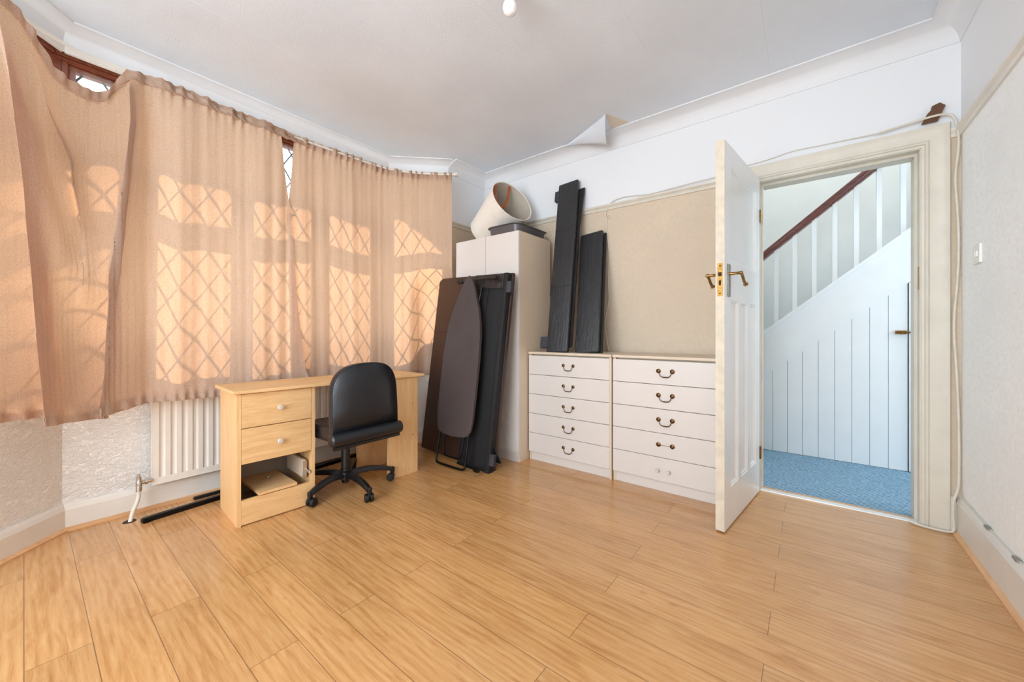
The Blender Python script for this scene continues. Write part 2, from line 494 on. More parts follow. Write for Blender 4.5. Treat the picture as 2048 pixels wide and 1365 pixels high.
# skirting and beading
sk = lambda h, t=0.020: [(0, 0), (t, 0), (t, h - 0.03), (t - 0.006, h - 0.012), (t - 0.012, h), (0, h)]
qb = lambda t=0.020: [(t, 0), (t + 0.018, 0), (t + 0.017, 0.008), (t + 0.010, 0.015), (t, 0.018)]
b = new(); sweep(b, [(XR, YB), (XR, YR)], sk(0.185), -1)
struct('baseboard_right', b, M['skirt'])
b = new(); sweep(b, [(XR, YB - 0.02), (XR, YR)], qb(), -1)
struct('trim_3', b, M['bead'], 'light wood beading along the right skirting', True)
b = new(); sweep(b, [(0.566, YB), (XR - 0.02, YB)], sk(0.180), -1)
struct('baseboard_back', b, M['skirt'])
b = new(); sweep(b, [(XL, YB), (XL, 2.40), (XC, 2.03), (XC, 0.12), (XL, -0.24), (XL, YR)], sk(0.135), 1)
struct('baseboard_left', b, M['skirt'])
b = new(); sweep(b, [(XL, YB), (XL, 2.40), (XC, 2.03), (XC, 0.12), (XL, -0.24), (XL, YR)], qb(), 1)
struct('trim_4', b, M['bead'], 'light wood beading around the bay', True)

# picture rails
pr = [(0, 2.000), (0.010, 2.000), (0.014, 2.012), (0.010, 2.020), (0.022, 2.032), (0.024, 2.042), (0.010, 2.048), (0, 2.048)]
b = new(); sweep(b, [(XL, 2.41), (XL, YB), (-0.368, YB)], pr, -1)
struct('trim_5', b, M['cream'], 'picture rail on the beige wall')
b = new(); sweep(b, [(0.566, YB), (XR, YB), (XR, YR)], pr, -1)
struct('trim_6', b, M['skirt'], 'white picture rail on the right wall')

# door frame: jambs, stops, architraves on the room side, threshold
b = new()
box(b, OX0, OX0 + 0.016, YB - 0.004, YB + 0.134, 0, OZ); box(b, OX1 - 0.012, OX1, YB - 0.004, YB + 0.134, 0, OZ)
box(b, OX0 + .016, OX1 - .012, YB - 0.004, YB + 0.134, OZ - 0.010, OZ)
box(b, OX0 + .016, OX0 + .028, YB + 0.05, YB + 0.08, 0, OZ - .010); box(b, OX1 - .024, OX1 - .012, YB + 0.05, YB + 0.134, 0, OZ - .010)
box(b, OX0 + .028, OX1 - .024, YB + 0.05, YB + 0.134, OZ - .025, OZ - .010)
struct('trim_7', b, M['cream'], 'cream painted door lining')
arch = [(0, 0), (0, 0.010), (0.010, 0.012), (0.014, 0.020), (0.022, 0.020), (0.030, 0.014), (0.070, 0.018), (0.086, 0.024), (0.098, 0.024), (0.102, 0.014), (0.102, 0)]
def architrave(bm, x0, x1, zt, y, sgn):
    # path: up left side, across the top, down the right side; profile (out, proud)
    pts = [(x0, 0), (x0, zt), (x1, zt), (x1, 0)]
    dirs = [(-1, 0), (-1, 1), (1, 1), (1, 0)]
    rows = []
    for (px, pz), (ox, oz) in zip(pts, dirs):
        rows.append([bm.verts.new((px + ox * o, y - sgn * p, pz + oz * o)) for o, p in arch])
    k = len(arch)
    for A, B in zip(rows, rows[1:]):
        for j in range(k): bm.faces.new((A[j], A[(j + 1) % k], B[(j + 1) % k], B[j]))
    bm.faces.new(rows[0]); bm.faces.new(rows[-1][::-1])
b = new(); architrave(b, OX0 + 0.008, OX1 - 0.006, OZ - 0.006, YB, 1)
struct('trim_8', b, M['cream'], 'cream moulded architrave around the doorway', True)
b = new(); box(b, OX0 + .016, OX1 - .012, 2.90, 2.945, -0.001, 0.006, 0.002)
struct('trim_9', b, M['alu'], 'white threshold strip')

# hall beyond the doorway
b = new(); box(b, -1.9, 2.6, 2.99, 5.1, -0.12, 0.001)
struct('floor_hall', b, M['carpet'], 'blue ribbed carpet in the hall')
b = new(); box(b, -1.9, 2.6, 4.90, 5.0, 0, 4.6)
struct('wall_hall', b, M['hall_wall'], 'pale hall wall behind the stairs')
b = new(); box(b, -2.0, -1.9, 3.03, 5.0, 0, 4.6); struct('wall_hall_left', b, M['hall_wall'])
b = new(); box(b, 2.6, 2.7, 3.03, 5.0, 0, 4.6); struct('wall_hall_right', b, M['hall_wall'])
b = new(); box(b, -1.9, 2.6, 3.03, 3.13, ZC + 0.12, 4.6); box(b, 0.745, 2.6, 3.03, 3.13, 0, ZC + .12); box(b, -1.9, -2.74 + .84, 3.03, 3.13, 0, ZC + .12)
struct('wall_hall_upper', b, M['hall_wall'])
b = new(); box(b, -2.0, 2.7, 3.03, 5.0, 4.6, 4.7); struct('ceiling_hall', b, M['hall_wall'])

# staircase
SY = 3.93
st = thing('staircase', 'white painted staircase with mahogany handrail rising to the right beyond the doorway', 'staircase', (-0.3, SY, 0))
def S(bm): bmesh.ops.translate(bm, vec=Vector((0.3, -SY, 0)), verts=bm.verts[:]); return bm
k = 0.84
x0, x1 = -1.30, 1.9
def sloped(bm, c0, c1, y0, y1, xa=x0, xb=x1):
    prism(bm, [(xa, c0 + k * xa), (xb, c0 + k * xb), (xb, c1 + k * xb), (xa, c1 + k * xa)], y1 - y0, 'Y', y0)
b = new(); prism(b, [(-1.05, 0.895 - k * 1.05), (1.9, 0.895 + k * 1.9), (1.9, 1.262 + k * 1.9), (-1.30, 1.262 - k * 1.30), (-1.30, 0), (-1.05, 0)], 0.035, 'Y', SY)
obj('string_board', S(b), M['hall_white'], st)
b = new(); sloped(b, 1.250, 1.280, SY - 0.030, SY + 0.055); sloped(b, 1.236, 1.250, SY - 0.014, SY + 0.04)
obj('string_cap', S(b), M['hall_white'], st)
b = new()
sec = [(-0.024, -0.028), (0.024, -0.028), (0.026, -0.014), (0.034, -0.004), (0.034, 0.014), (0.022, 0.030), (0, 0.036), (-0.022, 0.030), (-0.034, 0.014), (-0.034, -0.004), (-0.026, -0.014)]
rows = []
for xx in (x0, x1): rows.append([b.verts.new((xx, SY + 0.02 + u, 1.932 + k * xx + v_ * 1.25)) for u, v_ in sec])
for j in range(len(sec)): b.faces.new((rows[0][j], rows[0][(j + 1) % len(sec)], rows[1][(j + 1) % len(sec)], rows[1][j]))
b.faces.new(rows[0]); b.faces.new(rows[1][::-1])
obj('handrail', S(b), M['mahogany'], st, True, 'polished dark mahogany handrail')
xx = -0.218 - 0.127 * 6
while xx < 1.7:
    b = new(); box(b, xx - 0.015, xx + 0.015, SY + 0.005, SY + 0.035, 1.27 + k * xx, 1.915 + k * xx)
    obj('baluster', S(b), M['hall_white'], st); xx += 0.127
b = new(); pl = 0.1012; xx = 0.567
n_ = 0
while xx - pl > -1.1:
    a0, a1 = xx - pl + 0.0012, xx - 0.0012
    prism(b, [(a0, 0.004), (a1, 0.004), (a1, 0.90 + k * a1), (a0, 0.90 + k * a0)], 0.018, 'Y', SY + 0.010)
    xx -= pl
obj('plank_cladding', S(b), M['hall_white'], st)
b = new(); prism(b, [(-1.1, 0.0), (1.9, 0.0), (1.9, 0.9 + k * 1.9), (-1.05, 0.0)], 0.01, 'Y', SY + 0.030)
obj('cladding_backing', S(b), M['joint'], st)
cd = new()
for i in range(6):
    a0 = 0.573 + i * pl; a1 = a0 + pl - 0.003
    prism(cd, [(a0, 0.006), (a1, 0.006), (a1, 1.375), (a0, 1.375)], 0.018, 'Y', SY + 0.004)
cdo = obj('cupboard_door', S(cd), M['hall_white'], st)
b = new(); box(b, 1.185, 1.9, SY + 0.008, SY + .028, 0, 1.35); box(b, 0.573, 1.9, SY + 0.008, SY + .028, 1.379, 1.44)
obj('cupboard_surround', S(b), M['hall_white'], st)
b = new(); box(b, 0.50, 0.56, SY - 0.004, SY + 0.006, 1.000, 1.026, 0.001); tube(b, [(0.505, SY - 0.010, 1.013), (0.60, SY - 0.010, 1.013)], 0.005, 8)
box(b, 0.58, 0.60, SY - 0.014, SY + 0.004, 1.003, 1.023, 0.001); tube(b, [(0.535, SY - 0.010, 1.013), (0.535, SY - 0.022, 1.0)], 0.004, 8)
obj('bolt', S(b), M['brass'], cdo, False, 'small brass sliding bolt')
b = new()
for i in range(14):
    xs_ = -1.25 + i * 0.226; z = 0.19 * (i + 1)
    box(b, xs_, xs_ + 0.25, SY + 0.045, 4.90, z - 0.03, z); box(b, xs_, xs_ + 0.02, SY + 0.045, 4.90, z - 0.19, z - .03)
obj('steps', S(b), M['carpet'], st)

# ------------------------------------------------------------------ bay windows
def bay_window(name, A, B, nl, label, posts=(False, False)):
    """timber window along the outer part of the wall from A to B (plan points), nl lights"""
    A = Vector((A[0], A[1], 0)); B = Vector((B[0], B[1], 0)); L = (B - A).length
    e = (B - A).normalized(); n = Vector((e.y, -e.x, 0))     # outward
    root = bpy.data.objects.new(name, None); COL.objects.link(root)
    root.location = A; root['kind'] = 'structure'; root['label'] = label
    root.rotation_euler = (0, 0, math.atan2(e.y, e.x))
    # local: x along, y negative outward
    zb, zt, tr = SILL, HEAD, 1.90
    y0, y1 = -0.135, -0.070
    f = new()
    ea = 0.040 if posts[0] else 0.0; eb = L + (0.040 if posts[1] else 0.0)
    box(f, -ea, eb, y0, y1, zb, zb + 0.065, 0.004, 1); box(f, -ea, eb, y0, y1, zt - 0.050, zt, 0.004, 1)
    box(f, -ea * .6, L + (eb - L) * .6, y1, y1 + 0.02, zt - 0.030, zt, 0.004, 1); box(f, -ea * .6, L + (eb - L) * .6, y1, y1 + 0.012, zt - 0.046, zt - .03, 0.003, 1)
    box(f, -ea, eb, y0, y1, tr - 0.03, tr + 0.03, 0.004, 1)
    for i in range(nl + 1):
        c = L * i / nl; ww = 0.024
        xa = max(0, c - ww); xb = min(L, c + ww)
        box(f, xa, xb, y0 - 0.002, y1 + 0.002, zb, zt, 0.004, 1)
    cas = new()
    for i in range(nl):
        xa = L * i / nl + 0.024; xb = L * (i + 1) / nl - 0.024
        for (za, zc_) in ((zb + 0.065, tr - 0.03), (tr + 0.03, zt - 0.050)):
            t = 0.027
            box(cas, xa, xb, y0 + .01, y1 - .012, za, za + t, 0.003, 1); box(cas, xa, xb, y0 + .01, y1 - .012, zc_ - t, zc_, 0.003, 1)
            box(cas, xa, xa + t, y0 + .01, y1 - .012, za + t, zc_ - t, 0.003, 1); box(cas, xb - t, xb, y0 + .01, y1 - .012, za + t, zc_ - t, 0.003, 1)
            g = new(); box(g, xa + t - .004, xb - t + .004, -0.106, -0.102, za + t - .004, zc_ - t + .004)
            gp = obj('window_pane', g, M['glass'], root)
            # diamond leading
            ld = new(); x_a, x_b, z_a, z_b = xa + t, xb - t, za + t, zc_ - t
            cw = (x_b - x_a) / max(2, round((x_b - x_a) / 0.125)); ch = cw * 1.62
            span = (z_b - z_a) / ch * cw
            m = ch / cw
            for sgn in (1, -1):
                q = -int((z_b - z_a) / ch) - 2
                while q * cw < (x_b - x_a) + span + cw:
                    # line x = x_a + q*cw + sgn*(z - z_a)/m
                    pts = []
                    for zz in (z_a, z_b):
                        pts.append((x_a + q * cw + sgn * (zz - z_a) / m, zz))
                    (xa_, za_), (xb_, zb_) = pts
                    # clip in x
                    ok = True
                    def at_x(xv): return za_ + (xv - xa_) * (zb_ - za_) / (xb_ - xa_)
                    P_ = [(xa_, za_), (xb_, zb_)]
                    P_.sort()
                    if P_[1][0] <= x_a or P_[0][0] >= x_b: ok = False
                    if ok:
                        s0 = max(P_[0][0], x_a); s1 = min(P_[1][0], x_b)
                        if s1 - s0 > 0.004:
                            tube(ld, [(s0, -0.104, at_x(s0)), (s1, -0.104, at_x(s1))], 0.0052, 6)
                    q += 1
            obj('leading', ld, M['lead'], gp, False, 'diamond lead lattice')
    fr = obj('window_frame', f, M['timber'], root, False, 'dark brown stained timber frame')
    obj('casement', cas, M['timber'], root)
    if posts == (True, True):
        for xp in (-0.040, L + 0.040):
            cp = new(); lathe(cp, [(0, zb), (0.052, zb), (0.052, zt), (0, zt)], (xp, -0.103, 0), (0, 0, 1), 8); obj('corner_post', cp, M['timber'], root)
    s_ = new(); box(s_, 0.0, L, -0.075, 0.022, SILL, SILL + 0.018, 0.004, 2)
    obj('window_sill', s_, M['skirt'], root)
    s_ = new(); box(s_, -0.004, L + 0.004, -0.002, 0.016, HEAD - 0.040, HEAD + 0.002, 0.002, 1)
    obj('head_batten', s_, M['skirt'], root)
    return root
bay_window('window_1', bay[3], bay[4], 1, 'left angled leaded window of the bay', (True, False))
bay_window('window_2', bay[2], bay[3], 4, 'wide middle leaded window of the bay', (True, True))
bay_window('window_3', bay[1], bay[2], 1, 'right angled leaded window of the bay', (False, True))
# exterior eaves and ground
bo2 = offset(bay, 0.42)
b = new(); prism(b, [bay[1], bay[2], bay[3], bay[4], bo2[4], bo2[3], bo2[2], bo2[1]], 0.10, 'Z', ZC + 0.0)
struct('trim_10', b, M['soffit'], 'eaves above the bay outside')
b = new(); box(b, -30, -3.3, -20, 22, -0.55, -0.45)
struct('ground', b, M['paving'], 'paved front garden outside the bay')

# ------------------------------------------------------------------ curtains
RAIL = [(-2.20, -.50), (-2.45, -.26), (-2.66, -.06), (-2.80, .12), (-2.86, .32), (-2.855, .7), (-2.845, 1.2), (-2.82, 1.6), (-2.79, 1.90), (-2.64, 2.11), (-2.43, 2.30)]
rp = smooth_curve([(x, y, 0) for x, y in RAIL], 3)
cum = [0]
for a, c in zip(rp, rp[1:]): cum.append(cum[-1] + (c - a).length)
def on_rail(s_):
    s_ = min(max(s_, 0), cum[-1] - 1e-6)
    for i in range(len(cum) - 1):
        if cum[i + 1] >= s_:
            t = (s_ - cum[i]) / (cum[i + 1] - cum[i]); p = rp[i].lerp(rp[i + 1], t)
            d = (rp[min(i + 2, len(rp) - 1)] - rp[max(i - 1, 0)]).normalized()
            return p, Vector((d.y, -d.x, 0)), d        # point, normal into the room, tangent
def interp(tab, x):
    if x <= tab[0][0]: return tab[0][1]
    for (a, va), (c, vc) in zip(tab, tab[1:]):
        if x <= c: 
            t = (x - a) / (c - a); t = t * t * (3 - 2 * t) * 0.4 + t * 0.6
            return va + (vc - va) * t
    return tab[-1][1]
def ridge(curve, s_, z, width, side=None):
    """gaussian distance to a fold line given as (s, z) points, by height"""
    zs = sorted([(p[1], p[0]) for p in curve])
    if z < zs[0][0] - 0.12 or z > zs[-1][0] + 0.1: return 0
    c = interp(zs, z)
    f = 1.0
    if z < zs[0][0]: f = 1 - (zs[0][0] - z) / 0.12
    if z > zs[-1][0]: f = 1 - (z - zs[-1][0]) / 0.1
    d = (s_ - c) / width
    if side: d = d * (side if d > 0 else 1)
    return math.exp(-d * d) * max(f, 0)
rA = [(1.086, 2.40), (1.10, 2.12), (1.077, 1.845), (1.048, 1.574), (1.021, 1.283), (1.006, 0.923), (0.98, 0.60)]
rB = [(0.63, 2.42), (0.66, 2.047), (0.695, 1.59), (0.715, 1.156), (0.74, 0.615)]
rC = [(0.698, 2.36), (0.76, 2.058), (0.849, 1.805), (0.90, 1.473), (0.885, 1.30)]
rE = [(1.085, 2.30), (1.03, 1.85), (0.97, 1.55), (0.93, 1.32)]
def sag(s_, z):
    # hanging swag between the two drooping corners: lower edge of a U
    u = (s_ - 0.90) / 0.13
    zc_ = 1.27 + 0.30 * u * u
    d = (z - zc_) / 0.17
    return math.exp(-d * d) * math.exp(-(u / 1.3) ** 4)
def foldover(c, s_, w_, k_, amp, f=1.0):
    # cloth doubling back on itself around s = c: returns (towards room, along rail)
    t_ = (s_ - c) / w_
    g = math.exp(-t_ * t_)
    return amp * f * math.exp(-((t_ - 0.55) / 1.05) ** 2), -k_ * f * (s_ - c) * g
def make_curtain(name, label, top_edge, bot_edge, left_edge, right_edge, ztab, btab, disp, n_u, n_v, layer, band=None):
    bm = new(); grid = []
    for i in range(n_u + 1):
        u = i / n_u; col = []
        for j in range(n_v + 1):
            v = j / n_v
            # rough s to find heights
            s_mid = left_edge(0.5) * (1 - u) + right_edge(0.5) * u
            st_ = top_edge[0] + (top_edge[1] - top_edge[0]) * u
            sb_ = bot_edge[0] + (bot_edge[1] - bot_edge[0]) * u
            zt = interp(ztab, st_); zb = interp(btab, sb_)
            z = zt + (zb - zt) * v
            sl, sr = left_edge(z), right_edge(z)
            s_ = sl + (sr - sl) * u
            for _ in range(3):      # settle heights and positions together
                zt = interp(ztab, s_); z = zt + (zb - zt) * v
                sl, sr = left_edge(z), right_edge(z); s_ = sl + (sr - sl) * u
            if band == 'head': z = zt - 0.052 * v
            if band == 'hem': z = zb + 0.045 * (1 - v)
            dn, ds = disp(s_, z, zt - z, z - zb, u)
            p, nrm, tan = on_rail(s_ + ds)
            q = p + nrm * (dn + layer)
            col.append(bm.verts.new((q.x, q.y, z)))
        grid.append(col)
    for A_, B_ in zip(grid, grid[1:]):
        for j in range(n_v): bm.faces.new((A_[j], A_[j + 1], B_[j + 1], B_[j]))
    return bm
def gather(s_, dtop, f0, seed):
    k_ = math.exp(-(dtop / 0.07) ** 2)
    hf = 0.009 * math.sin(s_ * 84 + 2.2 * math.sin(s_ * 23 + seed)) + 0.005 * math.sin(s_ * 151 + seed)
    return hf * (0.08 + 1.35 * k_)
def pleat(s_, z, seed, amp=0.02):
    ph = 0.5 * math.sin(z * 1.3 + seed)
    return amp * (0.26 * math.sin(s_ * 43 + 2.4 * math.sin(s_ * 9.5 + seed) + ph) + 0.07 * math.sin(s_ * 83 + seed * 2 + ph * 1.6) + 0.62 * math.sin(s_ * 15 + seed + 1.2 * ph))
def dispL(s_, z, dt, db, u):
    right = min(1, max(0, (s_ - 1.09) / 0.12))
    d = right * pleat(s_, z, 1.3, 0.017) * (0.55 + 0.45 * min(1, dt / 0.4)) + gather(s_, dt, 1, 0.7) * (right + (1 - right) * 0.6 * math.exp(-(dt / 0.06) ** 2))
    dn_, zs = 2.4 - z, lambda c_: sorted([(q_[1], q_[0]) for q_ in c_])
    big = 0.038 * sag(s_, z)
    w_ = 0.022 + 0.052 * dn_ / 1.8
    n1, d1 = foldover(interp(zs(rA), z) - 0.012 * dn_, s_, w_, 2.5, 0.045 + 0.02 * dn_, min(1, dt / 0.12))
    w_ = 0.075 + 0.030 * dn_ / 1.8
    n2, d2 = foldover(interp(zs(rB), z) - 0.065 + 0.05 * dn_ / 1.8, s_, w_, 2.6, 0.085, min(1, 0.12 + dt / 0.5))
    fc = max(0.0, min(1, dt / 0.35)) * max(0.0, min(1, (z - 1.05) / 0.75))
    n3, d3 = foldover(interp(zs(rC), z) - 0.01, s_, 0.034, 1.9, 0.045, fc)
    big += n1 + n2 + n3; dsum = d1 + d2 + d3
    big -= 0.03 * math.exp(-((s_ - 1.19) / 0.05) ** 2) * min(1, dt / 0.3)
    big += 0.012 * math.exp(-(dt / 0.05) ** 2)
    hem = 0.006 * math.exp(-(db / 0.05) ** 2) * math.sin(s_ * 140)
    # cloth drifts away from the wall towards its foot at the left
    lean = 0.03 * (2.4 - z) / 1.8
    return d + big + hem + lean, dsum
zL = [(0.40, 2.40), (0.566, 2.41), (0.644, 2.407), (0.678, 2.392), (0.70, 2.356), (0.735, 2.318), (0.772, 2.273), (0.795, 2.234), (0.863, 2.212), (0.908, 2.204), (0.953, 2.209), (1.001, 2.24), (1.026, 2.29), (1.05, 2.343), (1.077, 2.395), (1.175, 2.415), (1.392, 2.411), (1.593, 2.403), (1.808, 2.397), (1.9, 2.397)]
bL = [(0.40, 0.65), (0.63, 0.627), (0.733, 0.603), (0.858, 0.584), (0.962, 0.601), (1.09, 0.627), (1.216, 0.627), (1.448, 0.622), (1.978, 0.635)]
def edgeR_L(z):
    return interp([(0.6, 2.03), (0.75, 1.975), (1.24, 1.925), (1.822, 1.885), (2.25, 1.835), (2.40, 1.818)], z)
b = make_curtain('curtain', '', (0.42, 1.82), (0.42, 1.98), lambda z: 0.50, edgeR_L, zL, bL, dispL, 460, 140, 0.014)
CL = tag(obj('curtain', b, M['curtain'], None, True, None, 80), 'wide beige curtain left of the V-shaped gap, sagging off the rail at the left', 'curtain')
argsL = ((0.42, 1.82), (0.42, 1.98), lambda z: 0.50, edgeR_L, zL, bL, dispL)
b = make_curtain('h', '', *argsL, 460, 6, 0.019, 'head'); obj('heading', b, M['curtain'], CL, True, None, 80)
b = make_curtain('h', '', *argsL, 460, 5, 0.010, 'hem'); obj('hem', b, M['curtain'], CL, True, None, 80)
def dispR(s_, z, dt, db, u):
    d = pleat(s_, z, 4.1, 0.016) * (0.5 + 0.5 * min(1, dt / 0.4)) + gather(s_, dt, 1, 3.1)
    d += 0.012 * math.exp(-(dt / 0.05) ** 2) + 0.015 * (2.4 - z) / 1.8
    pu = min(1, max(0, (s_ - 2.78) / 0.16)) * min(1, max(0, (1.62 - z) / 0.30)); pu = pu * pu * (3 - 2 * pu)
    d -= 0.15 * pu
    return d, 0.0
zR = [(1.8, 2.40), (1.919, 2.400), (2.124, 2.399), (2.414, 2.403), (2.653, 2.392), (2.901, 2.396), (3.2, 2.396)]
bR = [(1.8, 0.635), (2.935, 0.639), (3.2, 0.64)]
def edgeL_R(z):
    return interp([(0.6, 1.90), (0.75, 1.90), (1.6, 1.885), (1.822, 1.872), (2.25, 1.905), (2.40, 1.918)], z)
b = make_curtain('curtain', '', (1.918, 3.18), (1.90, 3.18), edgeL_R, lambda z: 3.165, zR, bR, dispR, 330, 110, -0.014)
CR = tag(obj('curtain', b, M['curtain'], None, True, None, 80), 'narrower beige curtain right of the V-shaped gap, reaching the wardrobe corner', 'curtain')
argsR = ((1.918, 3.18), (1.90, 3.18), edgeL_R, lambda z: 3.165, zR, bR, dispR)
b = make_curtain('h', '', *argsR, 330, 6, -0.009, 'head'); obj('heading', b, M['curtain'], CR, True, None, 80)
b = make_curtain('h', '', *argsR, 330, 5, -0.018, 'hem'); obj('hem', b, M['curtain'], CR, True, None, 80)
# safety pin holding the curtains together
p, nrm, tan = on_rail(1.880)
b = new(); c0 = p + nrm * 0.052 + Vector((0, 0, 1.822))
tube(b, [c0 - tan * 0.016, c0 + tan * 0.016], 0.0016, 6); tube(b, [c0 - tan * 0.016 + Vector((0, 0, -.007)), c0 + tan * 0.014 + Vector((0, 0, -.006))], 0.0012, 6)
lathe(b, [(0, -.004), (.006, -.003), (.006, .003), (0, .004)], c0 + tan * 0.016 + Vector((0, 0, -.003)), nrm, 10)
tag(obj('safety_pin', b, M['chrome'], None, True), 'small metal safety pin joining the two curtains at the gap', 'pin')
# rail
b = new()
pts = [(q.x, q.y, 2.385) for q in rp] + [(-2.405, 2.32, 2.385)]
tube(b, pts, 0.008, 8)
cr = thing('curtain_rail', 'thin white curtain rail bent around the bay, its end showing by the wall', 'curtain rail', (-2.86, 1.0, 2.385))
bmesh.ops.translate(b, vec=Vector((2.86, -1.0, -2.385)), verts=b.verts[:])
obj('rail', b, M['skirt'], cr, True)
for q in ((-2.43, 2.30), ):
    b = new(); box(b, q[0] - 0.004 + 2.86, q[0] + 0.034 + 2.86, q[1] - 0.004 - 1.0, q[1] + 0.032 - 1.0, -0.012, 0.014, 0.003)
    obj('rail_end', b, M['skirt'], cr)
for s_ in (1.14, 1.97, 2.6, 3.1):
    p, nrm, tan = on_rail(s_); b = new()
    q1 = p - nrm * 0.135
    tube(b, [(p.x + 2.86, p.y - 1, 0.004), (q1.x + 2.86, q1.y - 1, 0.012)], 0.005, 6)
    obj('bracket', b, M['skirt'], cr)
# net curtain close to the glass
b = new(); net = [(-2.70, -0.215), (-3.035, 0.100), (-3.035, 2.045), (-2.70, 2.37)]
prev = None
q = []
for a, c in zip(net, net[1:]):
    L = math.dist(a, c); n_ = int(L / 0.006)
    for i in range(n_): q.append((a[0] + (c[0] - a[0]) * i / n_, a[1] + (c[1] - a[1]) * i / n_))
for i, (x, y) in enumerate(q):
    dd = 0.004 * math.sin(i * 0.95) + 0.003 * math.sin(i * 0.33)
    z1 = 2.398 + 0.003 * math.sin(i * 1.3)
    col = [b.verts.new((x + dd, y + dd * 0.3, z)) for z in (1.0, 1.6, 2.2, 2.37, z1)]
    if prev:
        for j in range(4): b.faces.new((prev[j], prev[j + 1], col[j + 1], col[j]))
    prev = col
tag(obj('net_curtain', b, M['net'], None, True), 'sheer white net with a gathered top edge, behind the beige curtains', 'net curtain')

# ------------------------------------------------------------------ radiator
rx, ry = -2.93, 0.445
rad = thing('radiator', 'white panel radiator with vertical flutes under the curtain, left of the desk', 'radiator', (rx, ry, 0.0))
b = new(); Lr = 1.25; zb_, zt_ = 0.148, 0.735
# fluted front: profile in plan, with closed ends top and bottom
prof = []
y = 0.0; prof.append((0.0, 0.0)); 
nf = int((Lr - 0.02) / 0.05)
flat = [(0.0, 0.0)]
for i in range(nf):
    c = 0.030 + i * 0.05
    flat += [(c, 0.0), (c + 0.008, -0.011), (c + 0.020, -0.011), (c + 0.028, 0.0)]
flat.append((Lr, 0.0))
zl = [(zb_, 0), (zb_ + 0.035, 0), (zb_ + 0.055, 1), (zt_ - 0.055, 1), (zt_ - 0.035, 0), (zt_, 0)]
rows = [[b.verts.new((d * f_, yy, z)) for (yy, d) in flat] for z, f_ in zl]
for A_, B_ in zip(rows, rows[1:]):
    for j in range(len(flat) - 1): b.faces.new((A_[j], A_[j + 1], B_[j + 1], B_[j]))
box(b, -0.030, -0.012, 0, Lr, zb_, zt_, 0.004, 1); box(b, -0.016, 0.001, -0.002, 0.004, zb_, zt_); box(b, -0.016, 0.001, Lr - .004, Lr + .002, zb_, zt_)
box(b, -0.03, 0.002, 0, Lr, zb_ - 0.004, zb_ + 0.002, .001, 1); box(b, -0.03, 0.002, 0, Lr, zt_ - 0.002, zt_ + 0.006, .001, 1)
obj('panel', b, M['radiator'], rad, True, None, 30)
for y_ in (0.2, 1.0):
    b = new(); box(b, -0.067, -0.028, y_, y_ + 0.04, 0.25, 0.6); obj('wall_bracket', b, M['radiator'], rad)
b = new()
lathe(b, [(0, 0.135), (0.013, 0.135), (0.013, 0.155), (0.010, 0.158), (0.014, 0.162), (0.014, 0.185), (0.011, 0.192), (0.011, 0.212), (0.007, 0.216), (0.006, 0.228), (0, 0.229)], (0.015, -0.055, 0), (0, 0, 1), 14)
tube(b, [(0.015, -0.055, 0.178), (0.006, -0.030, 0.178), (0.004, -0.002, 0.178)], [0.011, 0.012, 0.010], 12)
lathe(b, [(0.008, 0), (0.016, 0.002), (0.016, 0.014), (0.008, 0.016)], (0.006, -0.032, 0.178), (0, 1, 0), 6)
obj('valve', b, M['chrome'], rad, True, 'tarnished metal radiator valve')
b = new(); tube(b, smooth_curve([(0.015, -0.055, 0.138), (0.018, -0.058, 0.09), (0.045, -0.085, 0.035), (0.075, -0.098, -0.01)], 2), 0.0095, 12)
obj('pipe', b, M['pipe'], rad, True, 'white painted pipe down to the floor')
b = new(); lathe(b, [(0, 0.0012), (0.026, 0.0012), (0.028, 0.0005), (0.028, 0.0)], (0.066, -0.098, 0), (0, 0, 1), 18); obj('pipe_hole', b, M['gap'], rad)

# black metal bars on the floor behind the desk
def bar(name, label, A_, B_, w_, h_, z0, mat, rail=True):
    A_ = Vector(A_); B_ = Vector(B_); L = (B_ - A_).length; e = math.atan2(B_.y - A_.y, B_.x - A_.x)
    t = thing(name, label, 'metal bar', (A_.x, A_.y, 0), (0, 0, e))
    m_ = new(); box(m_, 0.002, L, -w_ / 2, w_ / 2, z0, z0 + h_, 0.002, 1)
    obj('tube', m_, mat, t)
    m_ = new(); fr = [(-w_ / 2, z0), (w_ / 2, z0), (w_ / 2, z0 + h_), (-w_ / 2, z0 + h_)]
    box(m_, -0.002, 0.003, -w_ / 2 + .004, w_ / 2 - .004, z0 + .004, z0 + h_ - .004); obj('end_opening', m_, M['gap'], t)
    if rail:
        m_ = new(); box(m_, 0.004, 0.03, -w_ / 2 - 0.007, -w_ / 2, 0, 0.004, 0.001, 1); obj('end_lip', m_, mat, t)
    return t
bar('metal_bar', 'black square metal bar on the floor, its open end left of the desk', (-2.785, 0.383), (-2.93, 1.92), 0.028, 0.026, 0.0, M['black_metal'])
bar('metal_bar', 'flatter black bar lying against the skirting behind the longer black bar', (-2.925, 0.63), (-2.945, 1.90), 0.022, 0.018, 0.0, M['rubber'], False)

